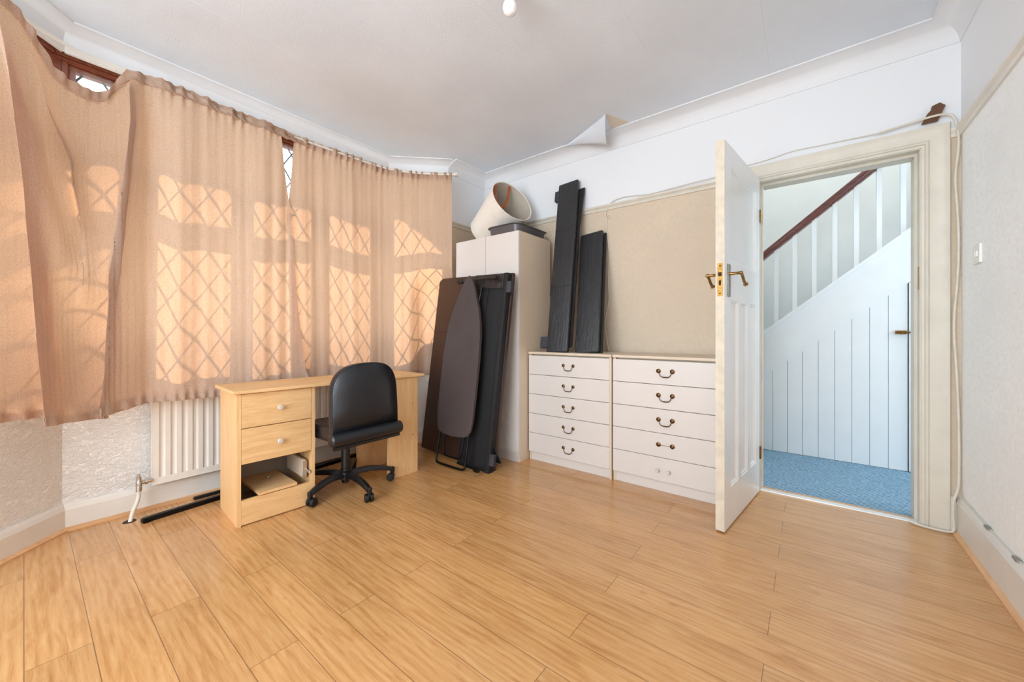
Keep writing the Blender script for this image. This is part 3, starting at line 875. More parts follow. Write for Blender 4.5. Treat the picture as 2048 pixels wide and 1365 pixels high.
# ------------------------------------------------------------------ desk
dx, dy = -2.325, 0.675
rz = math.radians(-3.6)     # slight skew: the far end stands further from the wall
desk = thing('desk', 'light beech desk with two drawers and one drawer missing, under the curtains', 'desk', (dx, dy, 0), (0, 0, rz))
D, ZT = 0.355, 0.692
LEN = 1.115
b = new(); box(b, -D - 0.02, 0.022, -0.022, LEN + 0.03, ZT, ZT + 0.018, 0.004, 2); obj('desktop', b, M['desk_h'], desk)
b = new(); box(b, -D, 0, 0, 0.018, 0, ZT); obj('side_panel', b, M['desk'], desk)
b = new(); box(b, -D, 0, 0.365, 0.383, 0, ZT); obj('side_panel', b, M['desk'], desk)
b = new(); box(b, -D + .004, -D + .010, 0.018, 0.365, 0.06, ZT); obj('back_panel', b, M['inner'], desk)
b = new(); box(b, -0.018, -0.001, 0.018, 0.365, 0.006, 0.134); obj('plinth_panel', b, M['desk_h'], desk)
b = new(); box(b, -D + .01, -0.018, 0.018, 0.365, 0.045, 0.060); obj('bottom_panel', b, M['inner'], desk)
def drawer(z0, z1):
    m_ = new(); box(m_, -0.018, 0.0, 0.0195, 0.3635, z0, z1, 0.001, 1)
    o = obj('drawer', m_, M['desk_h'], desk)
    m_ = new(); box(m_, -0.33, -0.018, 0.035, 0.350, z0 + 0.02, z1 - 0.03); obj('drawer_box', m_, M['inner'], o)
    m_ = new(); lathe(m_, [(0, -0.002), (0.007, -0.002), (0.006, 0.010), (0.0125, 0.016), (0.0145, 0.022), (0.012, 0.028), (0, 0.030)], (0.0, 0.196, (z0 + z1) / 2), (1, 0, 0), 20)
    obj('knob', m_, M['knob'], o, True, 'round grey-white knob')
drawer(0.510, 0.688); drawer(0.322, 0.506)
# runner with leftover drawer side in the open bay
b = new(); box(b, -0.30, -0.040, 0.330, 0.346, 0.158, 0.262, 0.001, 1); 
dr = obj('drawer_side', b, M['melamine_side'], desk)
b = new(); box(b, -0.28, 0.002, 0.350, 0.361, 0.186, 0.202, 0.002, 1); box(b, -0.041, -0.035, 0.329, 0.352, 0.162, 0.255, .001, 1); obj('runner', b, M['chrome'], dr, False, 'white metal drawer runner')
# right-hand leg unit
b = new(); box(b, -0.016, 0.002, 0.862, 1.096, 0, ZT)
obj('front_panel', b, M['desk'], desk)
for yy, zz in ((0.90, 0.50), (1.055, 0.50), (1.055, 0.275)):
    b = new(); lathe(b, [(0, 0.001), (0.0035, 0.001), (0.0035, -0.001)], (0.0025, yy, zz), (1, 0, 0), 10)
    obj('peg_hole', b, M['gap'], desk)
b = new(); box(b, -D, -0.016, 1.080, 1.096, 0.0, ZT); obj('side_panel', b, M['desk'], desk)
b = new(); box(b, -D + 0.02, -D + 0.036, 0.80, 1.08, 0.0, 0.30); obj('back_rail', b, M['desk'], desk)
b = new(); box(b, -D + 0.036, -0.016, 0.866, 0.880, 0.285, 0.300); obj('shelf_rail', b, M['desk_h'], desk)
# loose drawer front lying in the open bay
lf = thing('loose_drawer_front', 'loose wooden drawer front with a small metal knob, lying slanted in the open desk bay', 'drawer front', (dx, dy, 0), (0, 0, rz))
T = Matrix.Translation((-0.178, 0.190, 0.1445)) @ Matrix.Rotation(math.radians(-1.0), 4, 'Y') @ Matrix.Rotation(math.radians(1.5), 4, 'Z')
b = new(); box(b, -0.165, 0.182, -0.098, 0.092, -0.008, 0.008, 0.001, 1, T); obj('panel', b, M['desk_h'], lf)
b = new(); lathe(b, [(0.004, 0.006), (0.004, 0.018), (0.010, 0.022), (0.010, 0.030), (0, 0.032)], (0, 0, 0), (0, 0, 1), 14)
bmesh.ops.transform(b, matrix=T, verts=b.verts[:]); obj('knob', b, M['chrome'], lf, True, 'small dull metal knob')

# ------------------------------------------------------------------ office chair
cx_, cy_ = -2.335, 1.265
ch = thing('office_chair', 'black leather office chair on castors, back to the room, pulled up to the desk', 'office chair', (cx_, cy_, 0))
def loc(x, y, z=0): return (x - cx_, y - cy_, z)
b = new(); lathe(b, [(0, 0.055), (0.022, 0.055), (0.026, 0.075), (0.040, 0.085), (0.040, 0.125), (0.030, 0.135), (0.030, 0.150), (0.027, 0.152), (0.025, 0.36), (0.022, 0.36), (0, 0.36)], (0, 0, 0), (0, 0, 1), 24)
obj('column', b, M['chair_plastic'], ch, True)
casters = [(-2.27, 1.007), (-2.047, 1.262), (-2.247, 1.563), (-2.64, 1.50), (-2.625, 1.085)]
for i, (x, y) in enumerate(casters):
    e = Vector((x - cx_, y - cy_, 0)); L = e.length; u = e.normalized(); q = L - 0.01
    m_ = new()
    rr = [(0.03, 0.108), (0.10, 0.118), (q * 0.6, 0.112), (q * 0.85, 0.095), (q, 0.078)]
    path = smooth_curve([tuple(u * r_ + Vector((0, 0, z))) for r_, z in rr], 2)
    nrm_ = Vector((-u.y, u.x, 0)); prev = None
    for j, p_ in enumerate(path):
        t_ = j / (len(path) - 1); wd = 0.023 - 0.007 * t_; hh = 0.017 - 0.005 * t_
        ring = [m_.verts.new(p_ + nrm_ * a_ * wd + Vector((0, 0, c_ * hh))) for a_, c_ in ((-1, -1), (1, -1), (1, 0.1), (0.55, 1), (-0.55, 1), (-1, 0.1))]
        if prev:
            for k_ in range(6): m_.faces.new((prev[k_], prev[(k_ + 1) % 6], ring[(k_ + 1) % 6], ring[k_]))
        else: m_.faces.new(ring)
        prev = ring
    m_.faces.new(prev[::-1])
    lathe(m_, [(0, 0.052), (0.011, 0.052), (0.014, 0.06), (0.015, 0.086), (0.010, 0.092), (0, 0.092)], tuple(u * q), (0, 0, 1), 12)
    leg = obj('leg', m_, M['chair_plastic'], ch, True)
    ang = [0.3, 1.2, 2.4, 0.9, 2.0][i]
    ax = Vector((math.cos(ang), math.sin(ang), 0)); ctr = u * q + Vector((-ax.y, ax.x, 0)) * 0.012 + Vector((0, 0, 0.0262))
    m_ = new()
    for sgn in (-1, 1):
        lathe(m_, [(0, 0.003), (0.020, 0.003), (0.0255, 0.006), (0.0255, 0.020), (0.021, 0.025), (0, 0.027)], tuple(ctr), tuple(ax * sgn), 18)
    tube(m_, [ctr + ax * -0.006, ctr + ax * 0.006], 0.012, 10)
    # hood
    lathe(m_, [(0.008, 0.030), (0.010, 0.050), (0.006, 0.056)], tuple(u * q), (0, 0, 1), 10)
    obj('caster', m_, M['rubber'], leg, True)
# seat and under-plate
def rounded(bm, w_, d_, t_, r_, bev, T=None, seg=8):
    pts = []
    for (sx, sy, a0) in ((1, 1, 0), (-1, 1, PI / 2), (-1, -1, PI), (1, -1, 3 * PI / 2)):
        for q_ in range(seg + 1):
            a = a0 + q_ / seg * PI / 2
            pts.append((sx * (w_ / 2 - r_) + r_ * math.cos(a), sy * (d_ / 2 - r_) + r_ * math.sin(a)))
    vs = prism(bm, pts, t_, 'Z', -t_ / 2)
    if bev:
        es = [e for e in bm.edges if len({round(v.co.z, 5) for v in e.verts}) == 1]
        bmesh.ops.bevel(bm, geom=es, offset=bev, segments=4, profile=0.5, affect='EDGES')
    if T is not None: bmesh.ops.transform(bm, matrix=T, verts=bm.verts[:])
yc = 1.222
b = new(); rounded(b, 0.46, 0.375, 0.075, 0.06, 0.03, Matrix.Translation(loc(-2.235, yc + 0.040, 0.425)))
obj('seat', b, M['chair_leather'], ch, True, None, 60)
b = new(); rounded(b, 0.40, 0.34, 0.02, 0.05, 0.004, Matrix.Translation(loc(-2.235, yc + .04, 0.382))); box(b, -0.10, 0.10, -0.07, 0.05, 0.345, 0.375, 0.006, 2)
obj('seat_plate', b, M['chair_plastic'], ch, True)
b = new(); lathe(b, [(0, -0.222), (0.026, -0.222), (0.036, -0.214), (0.038, -0.19), (0.038, 0.19), (0.036, 0.214), (0.026, 0.222), (0, 0.222)], loc(-2.005, yc, 0.430), (0, 1, 0), 22)
obj('back_roll', b, M['chair_leather'], ch, True)
b = new(); tube(b, [loc(-2.0, yc - 0.205, 0.386), loc(-2.0, yc + 0.205, 0.386)], 0.012, 12)
obj('rear_tube', b, M['chair_plastic'], ch, True)
# backrest: arched outline, gently dished
b = new()
Hh, Wb = 0.375, 0.205
outl = [(-Wb, 0.0)]
outl += [(-Wb * 1.01, 0.10)]
for q_ in range(0, 25):
    a = PI - q_ / 24 * PI
    ca, sa = math.cos(a), math.sin(a)
    outl.append((Wb * (abs(ca) ** 0.72) * (1 if ca > 0 else -1), 0.17 + (Hh - 0.17) * (sa ** 0.72 if sa > 0 else 0)))
outl += [(Wb * 1.01, 0.10), (Wb, 0.0)]
n_ = len(outl)
layers = [(0.972, -0.026), (1.0, -0.016), (1.0, 0.012), (0.965, 0.024)]
rings = []
for sc_, off in layers:
    ring = []
    for (yy, zz) in outl:
        y2 = yy * sc_; z2 = 0.19 + (zz - 0.19) * sc_
        dish = -0.9 * y2 * y2
        ring.append(b.verts.new(loc(-2.000 + off + dish - (z2 - 0.1) * 0.06, yc + y2, 0.463 + z2)))
    rings.append(ring)
for A_, B_ in zip(rings, rings[1:]):
    for j in range(n_): b.faces.new((A_[j], A_[(j + 1) % n_], B_[(j + 1) % n_], B_[j]))
for ring, sc_, off in ((rings[0], .5, -0.033), (rings[-1], .5, 0.029)):
    inner = []
    for (yy, zz) in outl:
        y2 = yy * sc_; z2 = 0.19 + (zz - 0.19) * sc_
        inner.append(b.verts.new(loc(-2.000 + off - 0.9 * y2 * y2 - (z2 - 0.1) * 0.06, yc + y2, 0.463 + z2)))
    for j in range(n_): b.faces.new((ring[j], ring[(j + 1) % n_], inner[(j + 1) % n_], inner[j]))
    b.faces.new(inner)
br = obj('backrest', b, M['chair_leather'], ch, True, None, 60)
b = new(); tube(b, [loc(-2.000 + 0.018 - 0.9 * yy_ ** 2 * 1.0 - (zz_ - 0.1) * 0.06, yc + yy_, 0.463 + zz_) for yy_, zz_ in [(p_[0] * 0.985, 0.19 + (p_[1] - 0.19) * 0.985) for p_ in outl]], 0.0035, 6)
obj('piping', b, M['chair_leather'], br, True)

# ------------------------------------------------------------------ wardrobe
wx0, wx1, wy0, wy1, wz = -2.472, -1.775, 2.360, 2.815, 1.808
wd_ = thing('wardrobe', 'tall narrow cream wardrobe in the corner behind the leaning dark panels', 'wardrobe', ((wx0 + wx1) / 2, (wy0 + wy1) / 2, 0))
ox, oy = (wx0 + wx1) / 2, (wy0 + wy1) / 2
b = new(); box(b, wx0 - ox, wx1 - ox, wy0 + 0.018 - oy, wy1 - oy, 0.0, wz, 0.001, 1); obj('carcass', b, M['melamine_side'], wd_)
b = new(); box(b, wx0 - ox + .002, -2.122 - ox, wy0 - oy, wy0 + 0.016 - oy, 0.072, wz - 0.001, 0.001, 1); obj('door', b, M['melamine'], wd_)
b = new(); box(b, -2.118 - ox, wx1 - ox - .001, wy0 - oy, wy0 + 0.016 - oy, 0.072, wz - 0.001, 0.001, 1); obj('door', b, M['melamine'], wd_)
b = new(); box(b, wx0 - ox, wx1 - ox - .004, wy0 + 0.012 - oy, wy0 + 0.02 - oy, 0.0, 0.070); obj('plinth', b, M['melamine'], wd_)

# ------------------------------------------------------------------ chests of drawers
def bail_handle(parent, x, y, z, wdt, swing, ros=0.0135):
    m_ = new()
    for sx in (-1, 1):
        lathe(m_, [(0, 0.0), (ros, 0.0), (ros, 0.003), (ros * 0.72, 0.005), (ros * 0.66, 0.0035), (ros * 0.34, 0.005), (ros * 0.3, 0.011), (0, 0.012)], (x + sx * wdt / 2, y, z), (0, -1, 0), 18)
    if swing == 'wire':
        tube(m_, [(x - wdt / 2, y - 0.007, z), (x + wdt / 2, y - 0.007, z)], 0.0012, 6)
    else:
        a = wdt / 2
        pts_ = smooth_curve([(x - a + .004, y - 0.009, z - 0.004), (x - a + .008, y - 0.011, z - 0.022), (x - a * 0.55, y - 0.012, z - 0.036), (x, y - 0.012, z - 0.037), (x + a * 0.55, y - 0.012, z - 0.036), (x + a - .008, y - 0.011, z - 0.022), (x + a - .004, y - 0.009, z - 0.004)], 3)
        n__ = len(pts_)
        rad_ = [0.0022 + 0.0016 * math.exp(-((i_ - n__ / 2) / (n__ * 0.16)) ** 2) * (1 + 0.35 * math.sin(i_ * 1.9)) for i_ in range(n__)]
        tube(m_, pts_, rad_, 8)
    return obj('handle', m_, M['antique'], parent, True, 'antique brass handle')
def chest(x0_, x1_, label, right):
    y0_, y1_ = 2.478, 2.868
    cx0, cy0 = (x0_ + x1_) / 2, (y0_ + y1_) / 2
    t = thing('chest_of_drawers', label, 'chest of drawers', (cx0, cy0, 0))
    m_ = new(); hw = (x1_ - x0_) / 2
    yf = y0_ - cy0; yb = y1_ - cy0
    box(m_, -hw, -hw + 0.016, yf + 0.016, yb, 0, 0.842); box(m_, hw - 0.016, hw, yf + .004, yb, 0, 0.842); box(m_, -hw + .016, hw - .016, yb - 0.01, yb, 0.0, 0.842)
    box(m_, -hw + .016, hw - .016, yf + .022, yb - .01, 0.30, 0.31); box(m_, -hw + .016, hw - .016, yf + .05, yb - .01, 0.815, 0.842)
    obj('carcass', m_, M['melamine_side'], t)
    m_ = new(); box(m_, -hw - 0.001, hw + 0.002, yf - 0.006, yb + 0.005, 0.842, 0.860, 0.003, 2); obj('top', m_, M['melamine_side'], t)
    m_ = new(); box(m_, -hw + .012, hw - .016, yf + 0.022, yf + 0.034, 0, 0.068); obj('plinth', m_, M['melamine'], t)
    seams = [0.833, 0.681, 0.5265, 0.373, 0.2195, 0.068]
    for i in range(5):
        m_ = new(); box(m_, -hw + 0.001, hw - 0.014, yf, yf + 0.016, seams[i + 1] + 0.0016, seams[i] - 0.0016, 0.0012, 1)
        d = obj('drawer', m_, M['melamine'], t)
        m_ = new(); box(m_, -hw + 0.03, hw - 0.03, yf + .016, yb - .03, seams[i + 1] + 0.02, seams[i] - 0.03); obj('drawer_box', m_, M['gap'], d)
        zc_ = (seams[i] + seams[i + 1]) / 2 + 0.008
        if not right: bail_handle(d, -1.404 - cx0, yf, zc_, 0.082, 'bail', 0.0125)
        elif i < 3: bail_handle(d, -0.710 - cx0, yf, zc_ + 0.002, 0.084, 'bail', 0.0145)
        elif i == 3: bail_handle(d, -0.710 - cx0, yf, zc_ - 0.004, 0.084, 'wire', 0.0145)
        else:
            for xx_ in (-0.756, -0.690):
                m_ = new(); lathe(m_, [(0.005, 0), (0.0045, 0.010), (0.011, 0.014), (0.0125, 0.020), (0.010, 0.026), (0, 0.027)], (xx_ - cx0, yf, zc_ - 0.012), (0, -1, 0), 18)
                obj('knob', m_, M['knob'], d, True, 'small round grey knob')
    return t
chest(-1.762, -1.068, 'cream five-drawer chest between wardrobe and the other chest, a curved brass handle on every drawer', False)
chest(-1.058, -0.372, 'cream five-drawer chest beside the open door, its bottom drawer with two round knobs', True)

# ------------------------------------------------------------------ dismantled upholstered bed parts
def leaning(base, topc, name, label, cat):
    """empty at base whose local z runs up to topc, local x stays level, local y away from the room"""
    A_ = Vector(base); B_ = Vector(topc); zax = (B_ - A_).normalized(); L = (B_ - A_).length
    yax = Vector((0, 1, 0)); xax = yax.cross(zax).normalized(); yax = zax.cross(xax).normalized()
    R = Matrix((xax, yax, zax)).transposed()
    t = thing(name, label, cat, A_, R.to_euler()); return t, L
# headboard
hb, L = leaning((-2.226, 2.105, 0.004), (-2.172, 2.272, 1.478), 'bed_headboard', 'large dark brown leatherette bed panel leaning on the wardrobe, behind the ironing board', 'headboard')
hb.rotation_euler.rotate_axis('Z', math.radians(-1.5))
b = new(); box(b, -0.425, 0.420, 0.0, 0.034, 0.0, L, 0.007, 3); obj('slab', b, M['bed_leather'], hb, True)
for zz in (0.37 * L, 0.68 * L):
    b = new(); tube(b, [(-0.424, -0.0008, zz), (0.419, -0.0008, zz)], 0.0016, 6); obj('seam', b, M['cap'], hb)
# footboard in front of its right part, lining side out
fb, L = leaning((-1.965, 2.040, 0.004), (-1.918, 2.210, 1.462), 'bed_footboard', 'narrow black bed panel showing its cloth-lined back, right of the ironing board', 'bed panel')
b = new(); box(b, -0.165, 0.158, 0.006, 0.042, 0.0, L, 0.006, 2); obj('slab', b, M['lining'], fb, True)
b = new(); box(b, -0.168, 0.118, -0.002, 0.008, L - 0.115, L - 0.002, 0.003, 2); obj('wrapped_edge', b, M['tape'], fb, False, 'glossy black wrapped top edge')
b = new(); box(b, 0.118, 0.163, -0.006, 0.046, 0.0, L + 0.002, 0.008, 3); obj('edge_strip', b, M['lining'], fb, True)
b = new()
for q_ in range(3):
    xx_ = -0.09 + q_ * 0.075
    tube(b, smooth_curve([(xx_, 0.0, L - 0.12), (xx_ - 0.012, -0.004, L - 0.3), (xx_ - 0.03, 0.001, L - 0.7), (xx_ - 0.02, 0.003, 0.3)], 2), [0.0045] * 1 + [0.004] * 12, 6) if False else None
tube(b, smooth_curve([(-0.02, 0.002, L - 0.12), (-0.032, -0.002, L - 0.3), (-0.045, 0.002, L - 0.6)], 2), 0.005, 6)
obj('cloth_fold', b, M['lining'], fb, True)
b = new(); box(b, 0.160, 0.200, -0.006, 0.030, L - 0.150, L - 0.066, 0.003, 2); obj('bracket', b, M['block'], fb)
b = new(); box(b, 0.150, 0.198, -0.004, 0.045, 0.060, 0.140, 0.003, 2); obj('bracket', b, M['block'], fb)
b = new(); prism(b, [(0.155, 0.21), (0.155, 0.09), (0.235, 0.085), (0.232, 0.10), (0.172, 0.17)], 0.014, 'Y', 0.028); obj('corner_plate', b, M['black_metal'], fb)

# side rails standing on the left chest
def bed_rail(base, topc, wdt, th, label, seams, brackets, rear):
    t, L = leaning(base, topc, 'bed_side_rail', label, 'bed rail')
    m_ = new(); box(m_, -wdt / 2, wdt / 2, 0, th, 0, L, 0.012, 4); obj('padded_rail', m_, M['rail_leather'], t, True, None, 60)
    if seams:
        for s__ in seams:
            m_ = new(); tube(m_, [(-wdt / 2 + .006, -0.0004, s__ * L), (wdt / 2 - .006, -0.0004, s__ * L)], 0.0018, 6); obj('seam', m_, M['rubber'], t)
    for (xa, xb, za, zb2) in brackets:
        m_ = new(); box(m_, xa, xb, th * 0.4, th + 0.012, za, zb2, 0.004, 2); obj('bracket', m_, M['block'], t)
    for (pts_, y_) in rear:
        m_ = new(); prism(m_, pts_, 0.012, 'Y', y_); obj('rear_rail', m_, M['lining'], t)  # another rail leaning behind, built as a part of this one
    return t, L
A0, A1 = (-1.522, 2.500, 0.861), (-1.612, 2.842, 2.292)
bed_rail(A0, A1, 0.188, 0.040, 'tallest black upholstered bed rail, leaning left on top of the chest beside the wardrobe', (0.362, 0.70),
         [(-0.165, -0.090, 0.045, 0.135), (-0.135, -0.07, 1.335, 1.43)],
         [([(0.085, 0.04), (0.108, 0.05), (0.112, 1.05), (0.138, 1.40), (0.075, 1.40), (-0.06, 0.9), (-0.10, 1.10), (-0.112, 0.75), (-0.122, 0.48), (-0.08, 0.48)], 0.041)])
B0, B1 = (-1.303, 2.565, 0.861), (-1.398, 2.842, 1.828)
bed_rail(B0, B1, 0.196, 0.034, 'shorter black upholstered bed rail standing on the chest to the right of the tallest one', (), [],
         [([(-0.08, 0.0), (0.112, 0.0), (0.114, 0.995), (-0.07, 0.985)], 0.036)])

# ------------------------------------------------------------------ ironing board
ib, L = leaning((-2.055, 1.945, 0.012), (-2.045, 2.150, 1.452), 'ironing_board', 'folded ironing board with a charcoal cover, tip up, leaning on the dark bed panels', 'ironing board')
half = [(0.0, 1.460), (0.016, 1.455), (0.031, 1.438), (0.060, 1.385), (0.095, 1.285), (0.135, 1.190), (0.160, 1.09), (0.176, 0.98), (0.186, 0.80), (0.187, 0.55), (0.184, 0.35), (0.176, 0.285), (0.150, 0.245), (0.10, 0.228), (0.0, 0.222)]
b = new(); cxo = -0.053
pts = [(cxo + x * 1.03, z) for x, z in half] + [(cxo - x * 1.03, z) for x, z in half[-2:0:-1]]
vs = prism(b, pts, 0.022, 'Y', -0.008)
es = [e for e in b.edges if len({round(v.co.y, 5) for v in e.verts}) == 1]
bmesh.ops.bevel(b, geom=es, offset=0.008, segments=3, profile=0.5, affect='EDGES')
obj('board_cover', b, M['board_cover'], ib, True, None, 60)
b = new()   # U-shaped rear leg sticking out at the foot
c_ = cxo
tube(b, smooth_curve([(c_ - 0.145, 0.028, 0.60), (c_ - 0.155, 0.020, 0.30), (c_ - 0.165, 0.012, 0.05), (c_ - 0.160, 0.010, 0.008), (c_ - 0.12, 0.010, 0.0), (c_ + 0.10, 0.010, 0.0), (c_ + 0.145, 0.010, 0.008), (c_ + 0.150, 0.012, 0.05), (c_ + 0.145, 0.020, 0.30), (c_ + 0.140, 0.028, 0.60)], 2), 0.0085, 10)
obj('leg', b, M['black_metal'], ib, True)
b = new(); tube(b, smooth_curve([(c_ - 0.10, 0.024, 0.30), (c_ - 0.105, 0.02, 0.09), (c_ - 0.07, 0.02, 0.065), (c_ + 0.06, 0.02, 0.065), (c_ + 0.095, 0.02, 0.09), (c_ + 0.10, 0.024, 0.30)], 2), 0.006, 8)
obj('iron_rest', b, M['black_metal'], ib, True)
b = new(); tube(b, [(c_ + 0.02, 0.030, 0.50), (c_ + 0.115, 0.030, 1.38)], 0.0085, 10); obj('leg', b, M['black_metal'], ib, True)
b = new(); tube(b, [(c_ - 0.110, 0.014, 1.422), (c_ + 0.235, 0.014, 1.432)], 0.0095, 12)
ft = obj('foot_bar', b, M['cap'], ib, True)
for sx in (-1, 1):
    b = new(); cx2 = c_ + (0.062 + sx * 0.175)
    lathe(b, [(0, -0.026), (0.014, -0.026), (0.0165, -0.022), (0.0165, 0.022), (0.014, 0.026), (0, 0.026)], (cx2, 0.016, 1.428 + 0.005 * sx), (1, 0, 0.03), 14)
    for q_ in range(14):
        a = q_ / 14 * 2 * PI
        box(b, cx2 - 0.022, cx2 + 0.022, 0.016 + 0.0165 * math.cos(a) - .0014, 0.016 + 0.0165 * math.cos(a) + .0014, 1.428 + .005 * sx + 0.0165 * math.sin(a) - .0014, 1.428 + .005 * sx + 0.0165 * math.sin(a) + .0014)
    obj('end_cap', b, M['cap'], ft, False, 'ribbed dark plastic end cap')
b = new(); tube(b, [(c_ + 0.05, 0.03, 0.036), (c_ + 0.275, 0.018, 0.030)], 0.008, 10)
lathe(b, [(0, -0.022), (0.015, -0.022), (0.017, -0.016), (0.017, 0.016), (0.015, 0.022), (0, 0.022)], (c_ + 0.255, 0.018, 0.030), (1, 0, 0), 14)
obj('foot_bar', b, M['black_metal'], ib, True)

# ------------------------------------------------------------------ on the wardrobe: tray and laundry basket
tr = thing('plastic_tray', 'shallow dark grey plastic tray on top of the wardrobe under the fabric basket', 'tray', (-1.945, 2.575, 1.809))
b = new()
def rrect(hx, hy, r_, z, wave=0.0, seg=7):
    out = []
    for (sx, sy, a0) in ((1, 1, 0), (-1, 1, PI / 2), (-1, -1, PI), (1, -1, 3 * PI / 2)):
        for q_ in range(seg + 1):
            a = a0 + q_ / seg * PI / 2
            out.append((sx * (hx - r_) + r_ * math.cos(a), sy * (hy - r_) + r_ * math.sin(a), z))
    return out
ringsd = [rrect(0.145, 0.195, 0.045, 0.0), rrect(0.152, 0.202, 0.05, 0.004), rrect(0.160, 0.210, 0.055, 0.062), rrect(0.172, 0.222, 0.06, 0.068), rrect(0.173, 0.223, 0.06, 0.072), rrect(0.158, 0.208, 0.055, 0.070), rrect(0.150, 0.200, 0.05, 0.008), rrect(0.14, 0.19, 0.045, 0.005)]
rings = []
for rg in ringsd:
    ring = []
    for x, y, z in rg:
        if z > 0.05: z += 0.016 * math.cos(x / 0.17 * PI) * 0.6
        ring.append(b.verts.new((x, y, z)))
    rings.append(ring)
for A_, B_ in zip(rings, rings[1:]):
    for j in range(len(A_)): b.faces.new((A_[j], A_[(j + 1) % len(A_)], B_[(j + 1) % len(A_)], B_[j]))
b.faces.new(rings[0]); b.faces.new(rings[-1])
obj('tray_shell', b, M['tray'], tr, True)

rimc = Vector((-2.005, 2.575, 2.140)); botc = Vector((-2.395, 2.665, 1.950))
ax = (rimc - botc); HL = ax.length; zax = ax.normalized()
xax = Vector((0, 0, 1)).cross(zax).normalized(); yax = zax.cross(xax)      # x level, y up the side
R = Matrix((xax, yax, zax)).transposed()
hm = thing('laundry_basket', 'white fabric laundry basket lying tilted on the wardrobe, tan handles inside its open mouth', 'laundry basket', botc, R.to_euler())
rb, rt = 0.158, 0.203
b = new(); seg = 48
def ringpts(r_, z, bulge=0.0):
    return [((r_ + bulge * math.cos(2 * (a_ / seg * 2 * PI) + 0.7)) * math.cos(a_ / seg * 2 * PI), (r_ - bulge * math.cos(2 * (a_ / seg * 2 * PI) + 0.7)) * math.sin(a_ / seg * 2 * PI), z) for a_ in range(seg)]
prof = [(0.02, 0.0), (rb - 0.006, 0.0), (rb, 0.004), (rb + 0.010, HL * 0.25), (rb + 0.018, HL * 0.5), (rt - 0.008, HL * 0.8), (rt, HL - 0.006), (rt, HL)]
rows = []
for i, (r_, z) in enumerate(prof):
    rows.append([b.verts.new(p_) for p_ in ringpts(r_, z, 0.006 * math.sin(z / HL * PI))])
for A_, B_ in zip(rows, rows[1:]):
    for j in range(seg): b.faces.new((A_[j], A_[(j + 1) % seg], B_[(j + 1) % seg], B_[j]))
b.faces.new(rows[0])
obj('fabric_body', b, M['hamper'], hm, True)
b = new(); prof = [(rt - 0.001, HL), (rt - 0.006, HL - 0.004), (rt - 0.013, HL * 0.8), (rb + 0.012, HL * 0.5), (rb + 0.004, HL * 0.25), (rb - 0.006, 0.008), (0.02, 0.008)]
rows = [[b.verts.new(p_) for p_ in ringpts(r_, z, 0.006 * math.sin(z / HL * PI))] for r_, z in prof]
for A_, B_ in zip(rows, rows[1:]):
    for j in range(seg): b.faces.new((A_[j], A_[(j + 1) % seg], B_[(j + 1) % seg], B_[j]))
b.faces.new(rows[-1])
obj('lining', b, M['hamper_in'], hm, True)
b = new(); tube(b, [Vector(p_) for p_ in ringpts(rt - 0.002, HL)] + [Vector(ringpts(rt - 0.002, HL)[0])], 0.005, 8, False)
obj('rim', b, M['hamper'], hm, True)
b = new(); tube(b, [Vector(p_) for p_ in ringpts(rb - 0.002, 0.004)] + [Vector(ringpts(rb - 0.002, 0.004)[0])], 0.004, 8, False)
obj('bottom_piping', b, M['hamper'], hm, True)
def strap(bm, pts_, wdt, nrm_, th=0.002):
    pts_ = smooth_curve(pts_, 3); prev = None
    for i, p_ in enumerate(pts_):
        d = (pts_[min(i + 1, len(pts_) - 1)] - pts_[max(i - 1, 0)]).normalized()
        s__ = d.cross(Vector(nrm_)).normalized()
        nn = s__.cross(d).normalized()
        ring = [bm.verts.new(p_ + s__ * wdt / 2 * a_ + nn * th * c_) for a_, c_ in ((-1, -1), (1, -1), (1, 1), (-1, 1))]
        if prev:
            for k_ in range(4): bm.faces.new((prev[k_], prev[(k_ + 1) % 4], ring[(k_ + 1) % 4], ring[k_]))
        else: bm.faces.new(ring)
        prev = ring
    bm.faces.new(prev[::-1])
# upper handle hangs straight down into the mouth; world down in local coordinates
down = R.inverted() @ Vector((0, 0, -1)); ang0 = math.atan2(-down.y, -down.x)
def rimp(a_, inset=0.012, zz=HL - 0.012): return Vector(((rt - inset) * math.cos(ang0 + a_), (rt - inset) * math.sin(ang0 + a_), zz))
b = new(); pa, pb = rimp(0.66), rimp(-0.22)
mid = (pa + pb) / 2 + down * 0.155 + Vector((0, 0, -0.02))
zi = Vector((0, 0, -0.015))
strap(b, [pa, pa + down * 0.06 + zi, pa.lerp(pb, 0.10) + down * 0.125 + zi, pa.lerp(pb, 0.34) + down * 0.172 + zi, pa.lerp(pb, 0.66) + down * 0.172 + zi, pa.lerp(pb, 0.90) + down * 0.125 + zi, pb + down * 0.06 + zi, pb], 0.024, (0, 0, 1))
obj('handle', b, M['tan'], hm, False, 'tan leather handle hanging inside the mouth')
b = new(); pa, pb = rimp(PI + 0.10, 0.016), rimp(PI + 0.55, 0.016)
mid = (pa + pb) / 2 + Vector((0, 0, -0.03)) - down * 0.006
strap(b, [pa, mid, pb], 0.022, down)
obj('handle', b, M['tan'], hm, False, 'tan leather handle on the lower rim')

# ------------------------------------------------------------------ door leaf
H0 = Vector((-0.246, 2.868, 0)); N0 = Vector((-0.332, 2.166, 0))
e = (N0 - H0).normalized(); WL = (N0 - H0).length + 0.004
dl = bpy.data.objects.new('door_1', None); COL.objects.link(dl); dl.location = (H0.x, H0.y, 0)
dl.rotation_euler = (0, 0, math.atan2(e.y, e.x)); dl['kind'] = 'structure'; dl['label'] = 'white panelled door standing open into the room'
